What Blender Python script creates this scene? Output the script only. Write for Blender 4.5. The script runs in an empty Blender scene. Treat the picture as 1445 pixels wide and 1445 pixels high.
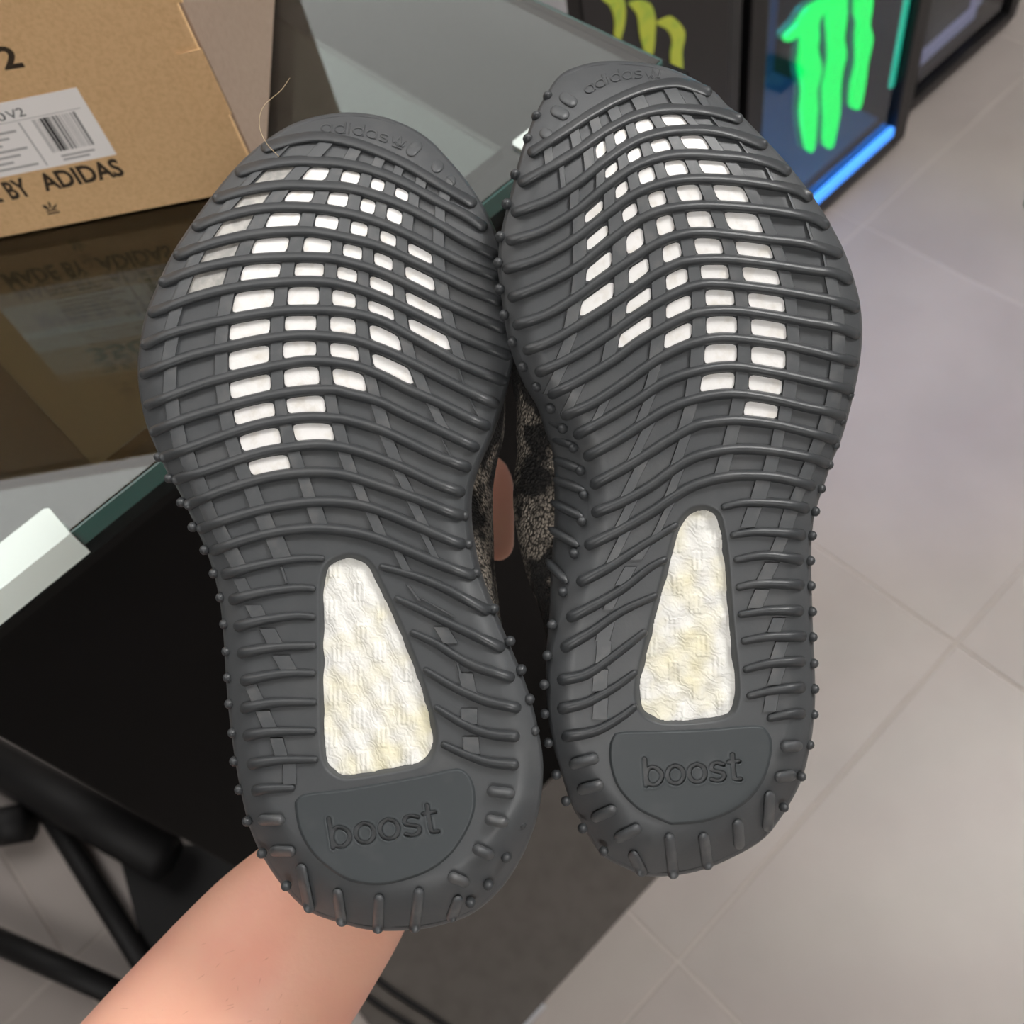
import bpy, bmesh, math, random
import numpy as np
from mathutils import Vector, Matrix
random.seed(7); rng=np.random.default_rng(7)
scn=bpy.context.scene; COL=scn.collection
# ---------------------------------------------------------------- camera
F=1445.; CX=722.5; HC=1.45
N=np.array([267.5,870.5,1445.]); N/=np.linalg.norm(N)
X=np.array([3940,-3609,1445.]); X-=N*(X@N); X/=np.linalg.norm(X)
Z=-N; Y=np.cross(Z,X); R=np.array([X,Y,Z])          # world axes seen from the camera
cam=bpy.data.cameras.new('camera'); co=bpy.data.objects.new('camera',cam); COL.objects.link(co)
cam.sensor_width=36; cam.lens=36*F/1445.; cam.clip_start=.02
M=Matrix([[R[0][0],-R[0][1],-R[0][2],0],[R[1][0],-R[1][1],-R[1][2],0],[R[2][0],-R[2][1],-R[2][2],HC],[0,0,0,1]])
co.matrix_world=M; scn.camera=co
cam.dof.use_dof=True; cam.dof.focus_distance=.335; cam.dof.aperture_fstop=15
# ---------------------------------------------------------------- world, light, exposure
w=bpy.data.worlds.new('world'); scn.world=w; w.use_nodes=True
w.node_tree.nodes['Background'].inputs[0].default_value=(.9,.93,1,1); w.node_tree.nodes['Background'].inputs[1].default_value=.25
vs=scn.view_settings; vs.view_transform='Standard'; vs.look='None'; vs.exposure=.42; vs.gamma=1; vs.use_curve_mapping=False
PANELS=[(-.5,2.75,1.6,2.0,1.95),(.62,2.75,.56,2.0,1.5),(2.3,2.75,2.7,2.0,.85),(-1.3,-1.8,1.4,1.1,11.5),(1.55,-.2,.6,.6,44.0),(.3,1.05,1.7,.6,4.0)]   # x,y,width,depth,strength
# ---------------------------------------------------------------- helpers
def lin(c): return tuple(((v/255)/12.92 if v/255<=.04045 else ((v/255+.055)/1.055)**2.4) for v in c)+(1,)
def ray(px,py):
    return R@np.array([px-CX,py-CX,F])/F
def onz(px,py,z): r=ray(px,py); return r*((z-HC)/r[2])+np.array([0,0,HC])
def ony(px,py,y): r=ray(px,py); return r*(y/r[1])+np.array([0,0,HC])
def PW(px,py,z):
    "traced sole coordinates + depth of the sole plane -> world points"
    px=np.asarray(px,float); py=np.asarray(py,float); z=np.asarray(z,float)
    c=np.stack([(px-CX)/F*z,(py-CX)/F*z,z+0*px],-1)
    return c@R.T+np.array([0,0,HC])
def tag(o,label=None,cat=None,group=None,kind=None):
    for k,v in (('label',label),('category',cat),('group',group),('kind',kind)):
        if v: o[k]=v
    return o
def empty(name,loc,label=None,cat=None,group=None,kind=None):
    o=bpy.data.objects.new(name,None); o.location=Vector(loc); o.empty_display_size=.05; COL.objects.link(o)
    return tag(o,label,cat,group,kind)
def world_loc(o):
    v=Vector(o.location)
    while o.parent: o=o.parent; v=v+Vector(o.location)
    return np.array(v)
def mesh(name,V,Fc,mat,parent=None,smooth=True,sharp=None):
    V=np.asarray(V,float).reshape(-1,3)
    org=V.mean(0) if parent is None else (world_loc(parent))
    V=V-org
    me=bpy.data.meshes.new(name); me.from_pydata(V.tolist(),[],Fc if isinstance(Fc,list) else Fc.tolist())
    me.update()
    if smooth: me.shade_smooth()
    if sharp: me.set_sharp_from_angle(angle=math.radians(sharp))
    if mat: me.materials.append(mat)
    o=bpy.data.objects.new(name,me); COL.objects.link(o)
    if parent is None: o.location=Vector(org)
    else: o.parent=parent
    return o
def grid_faces(nr,nc,wrap=False):
    i=np.arange(nr-1)[:,None]; j=np.arange(nc if wrap else nc-1)[None,:]; j2=(j+1)%nc
    a=i*nc+j; b=i*nc+j2; c=(i+1)*nc+j2; d=(i+1)*nc+j
    return np.stack([a,b,c,d],-1).reshape(-1,4)
def box(name,lo,hi,mat,parent=None,bev=.0,rot=None,org=None):
    lo=np.array(lo,float); hi=np.array(hi,float)
    bm=bmesh.new(); bmesh.ops.create_cube(bm,size=1)
    for v in bm.verts: v.co=Vector([lo[k]+(v.co[k]+.5)*(hi[k]-lo[k]) for k in range(3)])
    if bev>0: bmesh.ops.bevel(bm,geom=list(bm.edges),offset=bev,segments=2,profile=.5,affect='EDGES')
    V=np.array([v.co[:] for v in bm.verts]); bm.verts.index_update(); Fc=[[v.index for v in f.verts] for f in bm.faces]; bm.free()
    if rot is not None: V=V@np.array(rot).T+np.array(org)
    return mesh(name,V,Fc,mat,parent,smooth=False)
def catmull(P,n,closed=False):
    P=np.asarray(P,float)
    if closed: Q=np.vstack([P[-1],P,P[0],P[1]])
    else: Q=np.vstack([2*P[0]-P[1],P,2*P[-1]-P[-2]])
    out=[]
    for i in range(1,len(Q)-2):
        t=np.linspace(0,1,12,endpoint=False)[:,None]
        a,b,c,d=Q[i-1],Q[i],Q[i+1],Q[i+2]
        out.append(.5*((2*b)+(c-a)*t+(2*a-5*b+4*c-d)*t**2+(-a+3*b-3*c+d)*t**3))
    if not closed: out.append(P[-1:])
    C=np.vstack(out)
    if closed: C=np.vstack([C,C[:1]])
    s=np.r_[0,np.cumsum(np.linalg.norm(np.diff(C,axis=0),axis=1))]
    u=np.linspace(0,s[-1],n+1 if closed else n)
    D=np.stack([np.interp(u,s,C[:,k]) for k in range(C.shape[1])],-1)
    return D[:-1] if closed else D
def tube(name,P,r,mat,parent=None,n=10,closed_ends=True):
    P=np.asarray(P,float); m=len(P); r=np.broadcast_to(np.asarray(r,float),(m,))
    T=np.gradient(P,axis=0); T/=np.linalg.norm(T,axis=1)[:,None]
    up=np.array([0,0,1.]) if abs(T[0][2])<.9 else np.array([1.,0,0])
    V=[]
    for i in range(m):
        a=np.cross(T[i],up); a/=np.linalg.norm(a); b=np.cross(T[i],a)
        th=np.arange(n)*2*math.pi/n
        V.append(P[i]+r[i]*(np.cos(th)[:,None]*a+np.sin(th)[:,None]*b))
    V=np.vstack(V); Fc=grid_faces(m,n,True).tolist()
    if closed_ends: Fc+= [list(range(n))[::-1],[ (m-1)*n+k for k in range(n)]]
    return mesh(name,V,Fc,mat,parent)
# ---------------------------------------------------------------- materials
def mat(name,col,rough=.5,spec=.5,metal=0,noise=None,bump=None,emit=None,trans=0,ior=1.5,coat=0,sss=0,sheen=0):
    m=bpy.data.materials.new(name); m.use_nodes=True; nt=m.node_tree; b=nt.nodes['Principled BSDF']
    c=lin(col); b.inputs['Base Color'].default_value=c; b.inputs['Roughness'].default_value=rough
    b.inputs['Specular IOR Level'].default_value=spec; b.inputs['Metallic'].default_value=metal
    b.inputs['IOR'].default_value=ior; b.inputs['Transmission Weight'].default_value=trans
    b.inputs['Coat Weight'].default_value=coat; b.inputs['Sheen Weight'].default_value=sheen
    if sss: b.inputs['Subsurface Weight'].default_value=sss; b.inputs['Subsurface Radius'].default_value=(.012,.004,.002); b.inputs['Subsurface Scale'].default_value=.4
    if emit: b.inputs['Emission Color'].default_value=lin(emit[0]); b.inputs['Emission Strength'].default_value=emit[1]
    tc=nt.nodes.new('ShaderNodeTexCoord')
    if noise:   # (scale, second colour, amount-low, amount-high[, detail])
        n=nt.nodes.new('ShaderNodeTexNoise'); n.inputs['Scale'].default_value=noise[0]; n.inputs['Detail'].default_value=noise[4] if len(noise)>4 else 5
        nt.links.new(tc.outputs['Object'],n.inputs['Vector'])
        mr=nt.nodes.new('ShaderNodeMapRange'); mr.inputs[1].default_value=noise[2]; mr.inputs[2].default_value=noise[3]
        nt.links.new(n.outputs['Fac'],mr.inputs[0])
        mx=nt.nodes.new('ShaderNodeMix'); mx.data_type='RGBA'; mx.inputs[6].default_value=c; mx.inputs[7].default_value=lin(noise[1])
        nt.links.new(mr.outputs[0],mx.inputs[0]); nt.links.new(mx.outputs[2],b.inputs['Base Color'])
    if bump:    # (scale, distance[, detail])
        n=nt.nodes.new('ShaderNodeTexNoise'); n.inputs['Scale'].default_value=bump[0]; n.inputs['Detail'].default_value=bump[2] if len(bump)>2 else 4
        nt.links.new(tc.outputs['Object'],n.inputs['Vector'])
        bp=nt.nodes.new('ShaderNodeBump'); bp.inputs['Distance'].default_value=bump[1]; bp.inputs['Strength'].default_value=.6
        nt.links.new(n.outputs['Fac'],bp.inputs['Height']); nt.links.new(bp.outputs[0],b.inputs['Normal'])
    return m
rubber=mat('charcoal_rubber',(65,67,69),.48,.42,noise=(60,(76,77,78),.5,.78),bump=(900,.00006))
ribm=mat('rib_rubber',(52,54,56),.42,.42,noise=(80,(62,63,64),.5,.8),bump=(900,.00005))
barm=mat('bar_rubber',(70,72,74),.46,.45,noise=(150,(92,92,92),.48,.8),bump=(700,.00006))
badgem=mat('badge_rubber',(58,62,64),.5,.3,noise=(90,(67,69,71),.55,.8))
dusty=mat('dusty_translucent_rubber',(132,130,126),.25,.6,noise=(220,(164,160,153),.4,.65),bump=(400,.00012))
foamw=mat('white_foam_window',(222,220,218),.3,.5,noise=(200,(200,194,184),.5,.8),bump=(350,.00045),coat=.3)
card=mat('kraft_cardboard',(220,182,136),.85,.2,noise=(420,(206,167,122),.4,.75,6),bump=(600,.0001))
cardshade=mat('kraft_cardboard_shaded',(156,136,120),.85,.2,noise=(300,(146,126,111),.4,.75,6))  # darker grey kraft, shade on the side faces put into the colour
ink=mat('box_ink',(58,48,38),.7,.2,noise=(900,(84,68,50),.5,.8))
paper=mat('label_paper',(246,241,238),.5,.3); inkb=mat('label_ink',(60,58,58),.6,.2); inkg=mat('pale_label_ink',(176,172,170),.6,.2)
glass=mat('clear_glass',(235,245,242),.0,.5,trans=1,ior=1.55)
glassedge=mat('green_glass_edge',(4,72,66),.12,.5,coat=.6)
clipm=mat('white_plastic_clip',(206,217,212),.35,.5,sss=0)
black=mat('black_laminate',(4,4,4),.55,.1,noise=(8,(8,7,8),.4,.7))
blackm=mat('black_matte',(6,6,6),.7,.2)
matm=mat('charcoal_mat',(78,73,69),.8,.2,noise=(40,(72,67,63),.4,.7),bump=(500,.0004))
skin=mat('skin',(222,168,145),.5,.35,noise=(28,(219,158,138),.42,.7,3),bump=(420,.00016),sss=.12)
steel=mat('black_steel',(15,14,15),.6,.3)
# tile with cloudy mottling
tilem=mat('stone_tile',(149,140,135),.42,.35,noise=(3.2,(138,129,125),.38,.66,8),bump=(30,.0006))
grout=mat('pale_grout',(160,151,145),.9,.1)
wallm=mat('grey_wall_paint',(150,148,146),.8,.2); ceilm=mat('ceiling_paint',(200,200,200),.9,.1)
baseb=mat('dark_baseboard',(60,58,57),.6)
# knit
knit=bpy.data.materials.new('knit_yarn'); knit.use_nodes=True; nt=knit.node_tree; b=nt.nodes['Principled BSDF']; b.inputs['Roughness'].default_value=.9
tc=nt.nodes.new('ShaderNodeTexCoord'); mp=nt.nodes.new('ShaderNodeMapping'); mp.inputs['Scale'].default_value=(1,1,.6)
vo=nt.nodes.new('ShaderNodeTexVoronoi'); vo.inputs['Scale'].default_value=1000
nz=nt.nodes.new('ShaderNodeTexNoise'); nz.inputs['Scale'].default_value=55; nz.inputs['Detail'].default_value=3
r1=nt.nodes.new('ShaderNodeMapRange'); r1.inputs[1].default_value=.47; r1.inputs[2].default_value=.55
mx=nt.nodes.new('ShaderNodeMix'); mx.data_type='RGBA'; mx.inputs[6].default_value=lin((38,35,33)); mx.inputs[7].default_value=lin((158,148,136))
mx2=nt.nodes.new('ShaderNodeMix'); mx2.data_type='RGBA'; mx2.inputs[6].default_value=(1,1,1,1); mx2.inputs[7].default_value=(.12,.12,.12,1)
r2=nt.nodes.new('ShaderNodeMapRange'); r2.inputs[1].default_value=.35; r2.inputs[2].default_value=.75
mul=nt.nodes.new('ShaderNodeMix'); mul.data_type='RGBA'; mul.blend_type='MULTIPLY'; mul.inputs[0].default_value=1
bp=nt.nodes.new('ShaderNodeBump'); bp.inputs['Distance'].default_value=-.0012; bp.inputs['Strength'].default_value=1
L=nt.links.new
L(tc.outputs['Object'],mp.inputs[0]); L(mp.outputs[0],vo.inputs['Vector']); L(tc.outputs['Object'],nz.inputs['Vector'])
L(nz.outputs['Fac'],r1.inputs[0]); L(r1.outputs[0],mx.inputs[0]); L(vo.outputs['Distance'],r2.inputs[0]); L(r2.outputs[0],mx2.inputs[0])
L(mx.outputs[2],mul.inputs[6]); L(mx2.outputs[2],mul.inputs[7]); L(mul.outputs[2],b.inputs['Base Color'])
L(vo.outputs['Distance'],bp.inputs['Height']); L(bp.outputs[0],b.inputs['Normal'])
# foam: creamy moulded beads with a fine wrinkled skin
foam=bpy.data.materials.new('moulded_foam'); foam.use_nodes=True; nt=foam.node_tree; b=nt.nodes['Principled BSDF']; b.inputs['Roughness'].default_value=.42
tc=nt.nodes.new('ShaderNodeTexCoord')
nz=nt.nodes.new('ShaderNodeTexNoise'); nz.inputs['Scale'].default_value=70
r1=nt.nodes.new('ShaderNodeMapRange'); r1.inputs[1].default_value=.45; r1.inputs[2].default_value=.7
mx=nt.nodes.new('ShaderNodeMix'); mx.data_type='RGBA'; mx.inputs[6].default_value=lin((216,215,210)); mx.inputs[7].default_value=lin((213,207,180))
wv=nt.nodes.new('ShaderNodeTexWave'); wv.inputs['Scale'].default_value=330; wv.inputs['Distortion'].default_value=9; wv.inputs['Detail'].default_value=2; wv.inputs['Detail Scale'].default_value=1.2
mp=nt.nodes.new('ShaderNodeMapping'); mp.inputs['Rotation'].default_value=(.5,1.2,.9)
bp=nt.nodes.new('ShaderNodeBump'); bp.inputs['Distance'].default_value=.00018; bp.inputs['Strength'].default_value=.5
L=nt.links.new
L(tc.outputs['Object'],nz.inputs['Vector']); L(nz.outputs['Fac'],r1.inputs[0]); L(r1.outputs[0],mx.inputs[0]); L(mx.outputs[2],b.inputs['Base Color'])
L(tc.outputs['Object'],mp.inputs[0]); L(mp.outputs[0],wv.inputs['Vector']); L(wv.outputs['Fac'],bp.inputs['Height']); L(bp.outputs[0],b.inputs['Normal'])
# ---------------------------------------------------------------- room
fl=box('floor',(-2.6,-2.2,-.06),(5.2,4.2,-.0012),grout); fl['kind']='structure'
tm=None
for i in range(-4,8):
    for j in range(-3,6):
        x=.119+.6*i; y=.142+.6*j
        if tm is None:
            bm=bmesh.new(); bmesh.ops.create_cube(bm,size=1)
            for v in bm.verts: v.co=Vector((v.co.x*.597,v.co.y*.597,v.co.z*.008))
            bmesh.ops.bevel(bm,geom=[e for e in bm.edges if all(v.co.z>0 for v in e.verts)],offset=.0015,segments=1,affect='EDGES')
            tm=bpy.data.meshes.new('tile'); bm.to_mesh(tm); bm.free(); tm.materials.append(tilem)
        o=bpy.data.objects.new('tile',tm); COL.objects.link(o); o.parent=fl
        o.location=Vector((x+.3,y+.3,-.004+.0006*random.uniform(-1,1)))-fl.location
for nm,lo,hi in (('wall_back',(-2.7,4.2,-.06),(5.3,4.3,2.8)),('wall_front',(-2.7,-2.3,-.06),(5.3,-2.2,2.8)),('wall_left',(-2.7,-2.2,-.06),(-2.6,4.2,2.8)),('wall_right',(5.2,-2.2,-.06),(5.3,4.2,2.8))):
    box(nm,lo,hi,wallm)['kind']='structure'
box('ceiling',(-2.7,-2.3,2.8),(5.3,4.3,2.9),ceilm)['kind']='structure'
for i,(x,y,wd,dp,s) in enumerate(PANELS):
    em=mat('lit_panel',(255,250,244),.5,emit=((255,253,250),s))
    t=empty('ceiling_light',(x,y,2.76),['large square ceiling light panel above the glass cabinet','narrow ceiling light panel between the two wide ones','wide dimmer ceiling light panel above the fridges','ceiling light panel behind the person, to the left','ceiling light panel behind the person, to the right','long bright ceiling light panel straight above the sneakers'][i],'ceiling light','ceiling light panels out of view')
    fr=mat('panel_frame',(210,210,210),.5)
    for a,b_ in (((x-wd/2-.02,y-dp/2-.02,2.76),(x+wd/2+.02,y-dp/2,2.799)),((x-wd/2-.02,y+dp/2,2.76),(x+wd/2+.02,y+dp/2+.02,2.799)),((x-wd/2-.02,y-dp/2,2.76),(x-wd/2,y+dp/2,2.799)),((x+wd/2,y-dp/2,2.76),(x+wd/2+.02,y+dp/2,2.799))):
        box('frame',a,b_,fr,t)
    box('diffuser',(x-wd/2,y-dp/2,2.77),(x+wd/2,y+dp/2,2.79),em,t)
# ---------------------------------------------------------------- display cabinet with glass
ZG=1.07
cab=empty('display_cabinet',(.13,.6,0),'black display cabinet with a clear glass top carrying the cardboard box','cabinet')
box('front_panel',(-.15,.43,.0),(.385,.445,1.03),black,cab,.002)
box('side_panel',(-.15,.445,.0),(-.135,1.0,1.03),black,cab,.002)
box('side_panel',(.37,.445,.0),(.385,1.0,1.03),black,cab,.002)
box('cabinet_top',(-.135,.372,1.0305),(.42,1.0,1.0365),blackm,cab)
box('back_panel',(-.135,.985,.0),(.37,1.0,1.03),black,cab)
box('base_plinth',(-.135,.445,.0),(.37,.98,.08),black,cab)
box('shade_wing',(-1.1,.385,.99),(-.152,1.0,1.01),black,cab,.002)  # added board, mostly out of view, shading the floor at lower left
def pane(name,lo,hi,label,edges='fr'):
    g=box(name,lo,hi,glass,cab,.0006); g['label']=label; e=.0012
    if 'f' in edges: box('polished_edge',(lo[0],lo[1]-e,lo[2]+.0006),(hi[0],lo[1]-.0001,hi[2]-.0006),glassedge,g)
    if 'r' in edges: box('polished_edge',(hi[0]+.0001,lo[1],lo[2]+.0006),(hi[0]+e,hi[1],hi[2]-.0006),glassedge,g)
pane('glass_top',(-.42,.362,ZG-.013),(.385,.95,ZG),'clear glass top with green polished edge')
a=onz(145,672,1.045); c=onz(710,220,1.045)
pane('glass_shelf',(a[0],(a[1]+c[1])/2,1.037),(c[0],.93,1.045),'smaller clear glass sheet below the top',edges='')
spm=mat('clear_spacer',(210,220,220),.1,trans=.6)
for x,y in ((.12,.42),(.235,.405),(.03,.9),(.25,.9)):
    if 1:
        n_=24; th=np.arange(n_)*2*math.pi/n_
        for k,(z0,z1) in enumerate(((1.045,ZG-.013),)):
            V=[(x+.008*math.cos(t),y+.008*math.sin(t),z) for z in (z0,z1) for t in th]
            o=mesh('spacer',V,grid_faces(2,n_,True).tolist()+[list(range(n_)),list(range(n_,2*n_))],spm,cab,sharp=40)
# outline of the dark box reflection in the glass; no object built
d0=onz(395,-30,1.0); 
pts=[(385,-60),(478,-60),(511,110),(500,170),(392,128)]
def slab(name,pts,z,h,m,parent=None,shift=(0,0)):
    B=[onz(px,py,z) for px,py in pts]; n_=len(B)
    V=[b+np.array([0,0,-h]) for b in B]+B
    return mesh(name,V,[list(range(n_))[::-1],list(range(n_,2*n_))]+[[i,(i+1)%n_,(i+1)%n_+n_,i+n_] for i in range(n_)],m,parent,smooth=False)
# white clips on the glass edge
def clip(px0,px1,label,wd=.03,grp=None,x0=None,x1=None):
    z=ZG
    o=empty('glass_clip',((x0+x1)/2,.362,ZG),label,'clip')
    prof=[(-.004,-.016),(-.004,.0025),(wd,.0025),(wd,.0002),(-.0018,.0002),(-.0018,-.0132),(wd*.8,-.0132),(wd*.8,-.016)]
    xs=[x0,x0+.002,x1-.002,x1]; V=[]; n_=len(prof)
    for k,x in enumerate(xs):
        s=.9 if k in (0,3) else 1
        V+=[(x,.362+ (p[0]*s if p[0]>0 else p[0]),ZG+p[1]) for p in prof]
    Fc=grid_faces(4,n_,True).tolist()
    Fc+=[[k+o_ for k in q] for o_ in (0,3*n_) for q in ([0,1,4,5],[1,2,3,4],[5,6,7,0])]
    mesh('clip_body',V,Fc,clipm,o,smooth=False)
    return o
clip(0,0,'long white plastic clip on the near left end of the glass edge',.019,None,-.20,onz(104,757,ZG)[0])
clip(0,0,'short white plastic clip on the glass edge between the two shoe toes',.019,None,onz(740,218,ZG)[0],onz(740,218,ZG)[0]+.04)
mt=box('floor_mat',(-.22,.231,.001),(.42,.428,.008),matm,None,.002); tag(mt,'dark grey-brown floor mat along the foot of the display cabinet','mat')
edge=box('metal_strip',(-.13,.226,.001),(-.04,.231,.004),mat('bright_trim',(190,190,195),.3,metal=.6)); tag(edge,'thin bright metal strip along the edge of the dark mat','strip')
# ---------------------------------------------------------------- cardboard box standing on the glass
A0=onz(372,266,ZG); B0=onz(0,338,ZG)
ea=(A0-B0); ea[2]=0; ea/=np.linalg.norm(ea)              # along the printed face, to the right
eb=np.array([0,0,1.]); en=np.cross(ea,eb)                # out of the face, towards the viewer
if en@ (np.array([0,0,HC])-A0)<0: en=-en
def face(px,py):
    r=ray(px,py); o=np.array([0,0,HC]); t=((A0-o)@en)/(r@en); q=o+r*t-A0
    return np.array([q@ea,q@eb])
def FP(a,b,d=0): return A0+a*ea+b*eb+d*en
BW,BH,BD=.36,.215,.26
carton=empty('cardboard_box',A0-ea*BW/2-en*BD/2,'brown cardboard shoe box with white barcode label standing on the glass','box')
def cbox(name,a0,a1,b0,b1,d0,d1,m,par=None,bev=.0):
    Rm=np.stack([ea,eb,en],1)
    return box(name,(a0,b0,d0),(a1,b1,d1),m,par or carton,bev,rot=Rm,org=A0)
cbox('front_face',-BW,0,.001,BH,-.003,0,card,bev=.0008)
cbox('side_face',-.003,.0012,.001,BH,-BD,-.0035,cardshade,bev=.0006)
cbox('side_face',-BW,-BW+.003,.001,BH,-BD,-.0035,cardshade)
cbox('back_face',-BW+.003,-.003,.001,BH,-BD,-BD+.003,cardshade)
cbox('base_flap',-BW+.003,-.003,.001,.004,-BD+.003,-.003,cardshade)
cbox('lid',-BW-.003,.004,BH,BH+.004,-BD-.003,.003,card)
# torn flap edge along the right corner
fa=[]; 
for k in range(9):
    b_=BH*.98-k*.012; fa.append((random.uniform(.0008,.0034),b_))
V=[FP(-.002,b_,.0008) for _,b_ in fa]+[FP(a_,b_,.0011) for a_,b_ in fa]+[FP(a_,b_,-.0004) for a_,b_ in fa]
fc=[[i,i+1,i+10,i+9] for i in range(8)]+[[i+9,i+10,i+19,i+18] for i in range(8)]
mesh('torn_flap_edge',V,fc,card,carton,smooth=False)
cbox('corner_fold',-.012,.0016,face(322,160)[1],face(280,68)[1],.0004,.0012,card)
def word(s,pl,pr,ptop,m,par,name='printed_word',d=.0002,coords=None,bold=.0):
    cu=bpy.data.curves.new(name,'FONT'); cu.body=s; cu.size=1; cu.offset=bold; cu.resolution_u=3
    ob=bpy.data.objects.new(name,cu); COL.objects.link(ob)
    bpy.context.view_layer.update(); dg=bpy.context.evaluated_depsgraph_get()
    me=bpy.data.meshes.new_from_object(ob.evaluated_get(dg)); bpy.data.objects.remove(ob)
    V=np.array([v.co[:] for v in me.vertices]); Fc=[list(p.vertices) for p in me.polygons]
    if coords: a0,b0,a1,b1,h=coords
    else:
        a0,b0=face(*pl); a1,b1=face(*pr); t=face(*ptop); h=t[1]-(b0+b1)/2
    x0,x1=V[:,0].min(),V[:,0].max(); cap=V[:,1].max()
    W=[FP(a0+(v[0]-x0)/(x1-x0)*(a1-a0), b0+(b1-b0)*(v[0]-x0)/(x1-x0)+v[1]/cap*h, d) for v in V]
    return mesh(name,W,Fc,m,par,smooth=False)
word('ADIDAS',(65,269),(177,246),(158,224),ink,carton,bold=.03)
word('BY',(17,281),(47,274),(40,249),ink,carton,bold=.03)
aA=face(65,269); aB=face(177,246); wA=aB[0]-aA[0]; hA=face(158,224)[1]-(aA[1]+aB[1])/2
b1_=face(17,281); word('MADE',None,None,None,ink,carton,coords=(b1_[0]-wA*.82,b1_[1],b1_[0]-wA*.1,b1_[1],hA),bold=.03)
v1=face(-30,104); v2=face(35,93); vt=face(10,62); vh=vt[1]-v2[1]
word('V2',(-30,104),(35,93),(12,62),ink,carton,bold=.03)
word('350',None,None,None,ink,carton,coords=(v1[0]-.052,v1[1],v1[0]-.010,v1[1],vh),bold=.03)
# small leaf mark with bars below the words
tA=face(71,296); 
def fpoly(name,pts,m,par,d=.0002):
    V=[FP(*face(*p),d) for p in pts]; return mesh(name,V,[list(range(len(V)))],m,par,smooth=False)
for q in ([(64,289),(69,293),(70,296),(63,294),(59,289)],[(67,284),(71,286),(73,293),(70,293)],[(80,287),(80,291),(75,295),(73,294),(76,290)],[(65,297),(80,294),(81,296),(66,299)],[(67,300.5),(84,297.5),(85,299.5),(68,303)]):
    fpoly('printed_mark',q,ink,carton)
TR=face(108.9,122.8); BR=face(163.7,217.7); lab_r=(TR[0]+BR[0])/2; lt=TR[1]; lb=BR[1]
lab=cbox('paper_label',lab_r-.125,lab_r,lb,lt,.00005,.0003,paper)
def lw(s,pl,pr,pt,m,**k): return word(s,pl,pr,pt,m,lab,d=.0004,**k)
lw('V2',(14,168),(37.5,162),(33,150.5),inkb); lw('50',(-14,174),(11,168.5),(4,157.5),inkb)
c1=face(2,173); c2=face(117,149); 
cbb=lambda name,a0,a1,b0,b1,m: cbox(name,a0,a1,b0,b1,.0003,.00042,m,par=lab)
bb=(face(41,168)[1]+face(117,150)[1])/2
cbb('label_rule',lab_r-.12,lab_r-.004,bb,bb+.0003,inkg)
bl=face(44,168)[0]; br=face(106,156)[0]; bot=face(133,203)[1]; x=bl
for wd,sp,dk in [(1.2,1,0),(1,2,0),(.8,1.5,0),(2.4,.8,1),(3.2,.8,1),(1.2,1,1),(1,1.6,0),(2.6,1.2,0),(2,1.6,0),(1,2,0),(.8,1.6,0),(1,1.6,0),(.8,2,0),(1.4,1.4,0),(2.6,1.5,0)]:
    u=(br-bl)/44; cbb('barcode_bar',x,x+wd*u,bot,bb-.0012,inkb if dk else mat('mid_label_ink',(140,137,136),.6) if wd>1.5 else inkg); x+=(wd+sp)*u
sa=face(26,172)[0]; cbb('label_rule',sa-.0004,sa+.0004,lb+.002,bb-.001,inkg)
for k in range(7):
    b_=bb-.006-k*.0036
    if b_>lb+.001: cbb('label_small_print',sa-.05,sa-.004-.006*(k%3),b_,b_+.0013,inkg)
cbb('label_small_print',bl+.003,bl+.022,bot-.0038,bot-.0026,inkg); cbb('label_small_print',bl+.003,bl+.018,bot-.0062,bot-.005,inkg)
# ---------------------------------------------------------------- drink fridges
YF=.81
frm=mat('fridge_black',(18,17,18),.35,.5); fin=mat('fridge_lining',(120,130,150),.5)
neon=mat('neon_green',(0,50,24),.4,emit=((0,255,100),1.25)); neonb=mat('blue_led',(70,140,235),.4,emit=((60,135,240),1.1)); neont=mat('teal_led',(0,200,150),.4,emit=((0,190,150),.85))
yel=mat('lime_paint',(176,184,64),.5,noise=(30,(120,160,60),.5,.7))
fglass=mat('fridge_glass',(205,215,225),.02,.5,trans=1,ior=1.45)
def fridge(x0,x1,yf,h,label,lit):
    t=empty('drink_fridge',((x0+x1)/2,yf+.25,0),label,'fridge')
    d=.5
    box('side_wall',(x0,yf+.03,.03),(x0+.025,yf+d,h),frm,t); box('side_wall',(x1-.025,yf+.03,.03),(x1,yf+d,h),frm,t)
    box('back_wall',(x0+.025,yf+d-.03,.03),(x1-.025,yf+d,h),fin if lit else frm,t)
    box('bottom_wall',(x0+.025,yf+.03,.03),(x1-.025,yf+d-.03,.05),frm,t); box('top_wall',(x0+.025,yf+.03,h-.03),(x1-.025,yf+d-.03,h),frm,t)
    for px in (x0+.03,x1-.06): 
        for py in (yf+.05,yf+d-.08): box('foot',(px,py,0),(px+.03,py+.03,.03),frm,t)
    dr=empty('door',((x0+x1)/2,yf,0)); dr.parent=t; dr.location=Vector(dr.location)-t.location
    return t,dr
def door_frame(dr,x0,x1,yf,h,fw,lo=.02):
    box('door_frame',(x0,yf,lo),(x0+fw,yf+.028,h),frm,dr,.003); box('door_frame',(x1-fw,yf,lo),(x1,yf+.028,h),frm,dr,.003)
    box('door_frame',(x0+fw,yf,lo),(x1-fw,yf+.028,lo+fw*.8),frm,dr,.003); box('door_frame',(x0+fw,yf,h-fw),(x1-fw,yf+.028,h),frm,dr,.003)
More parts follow.
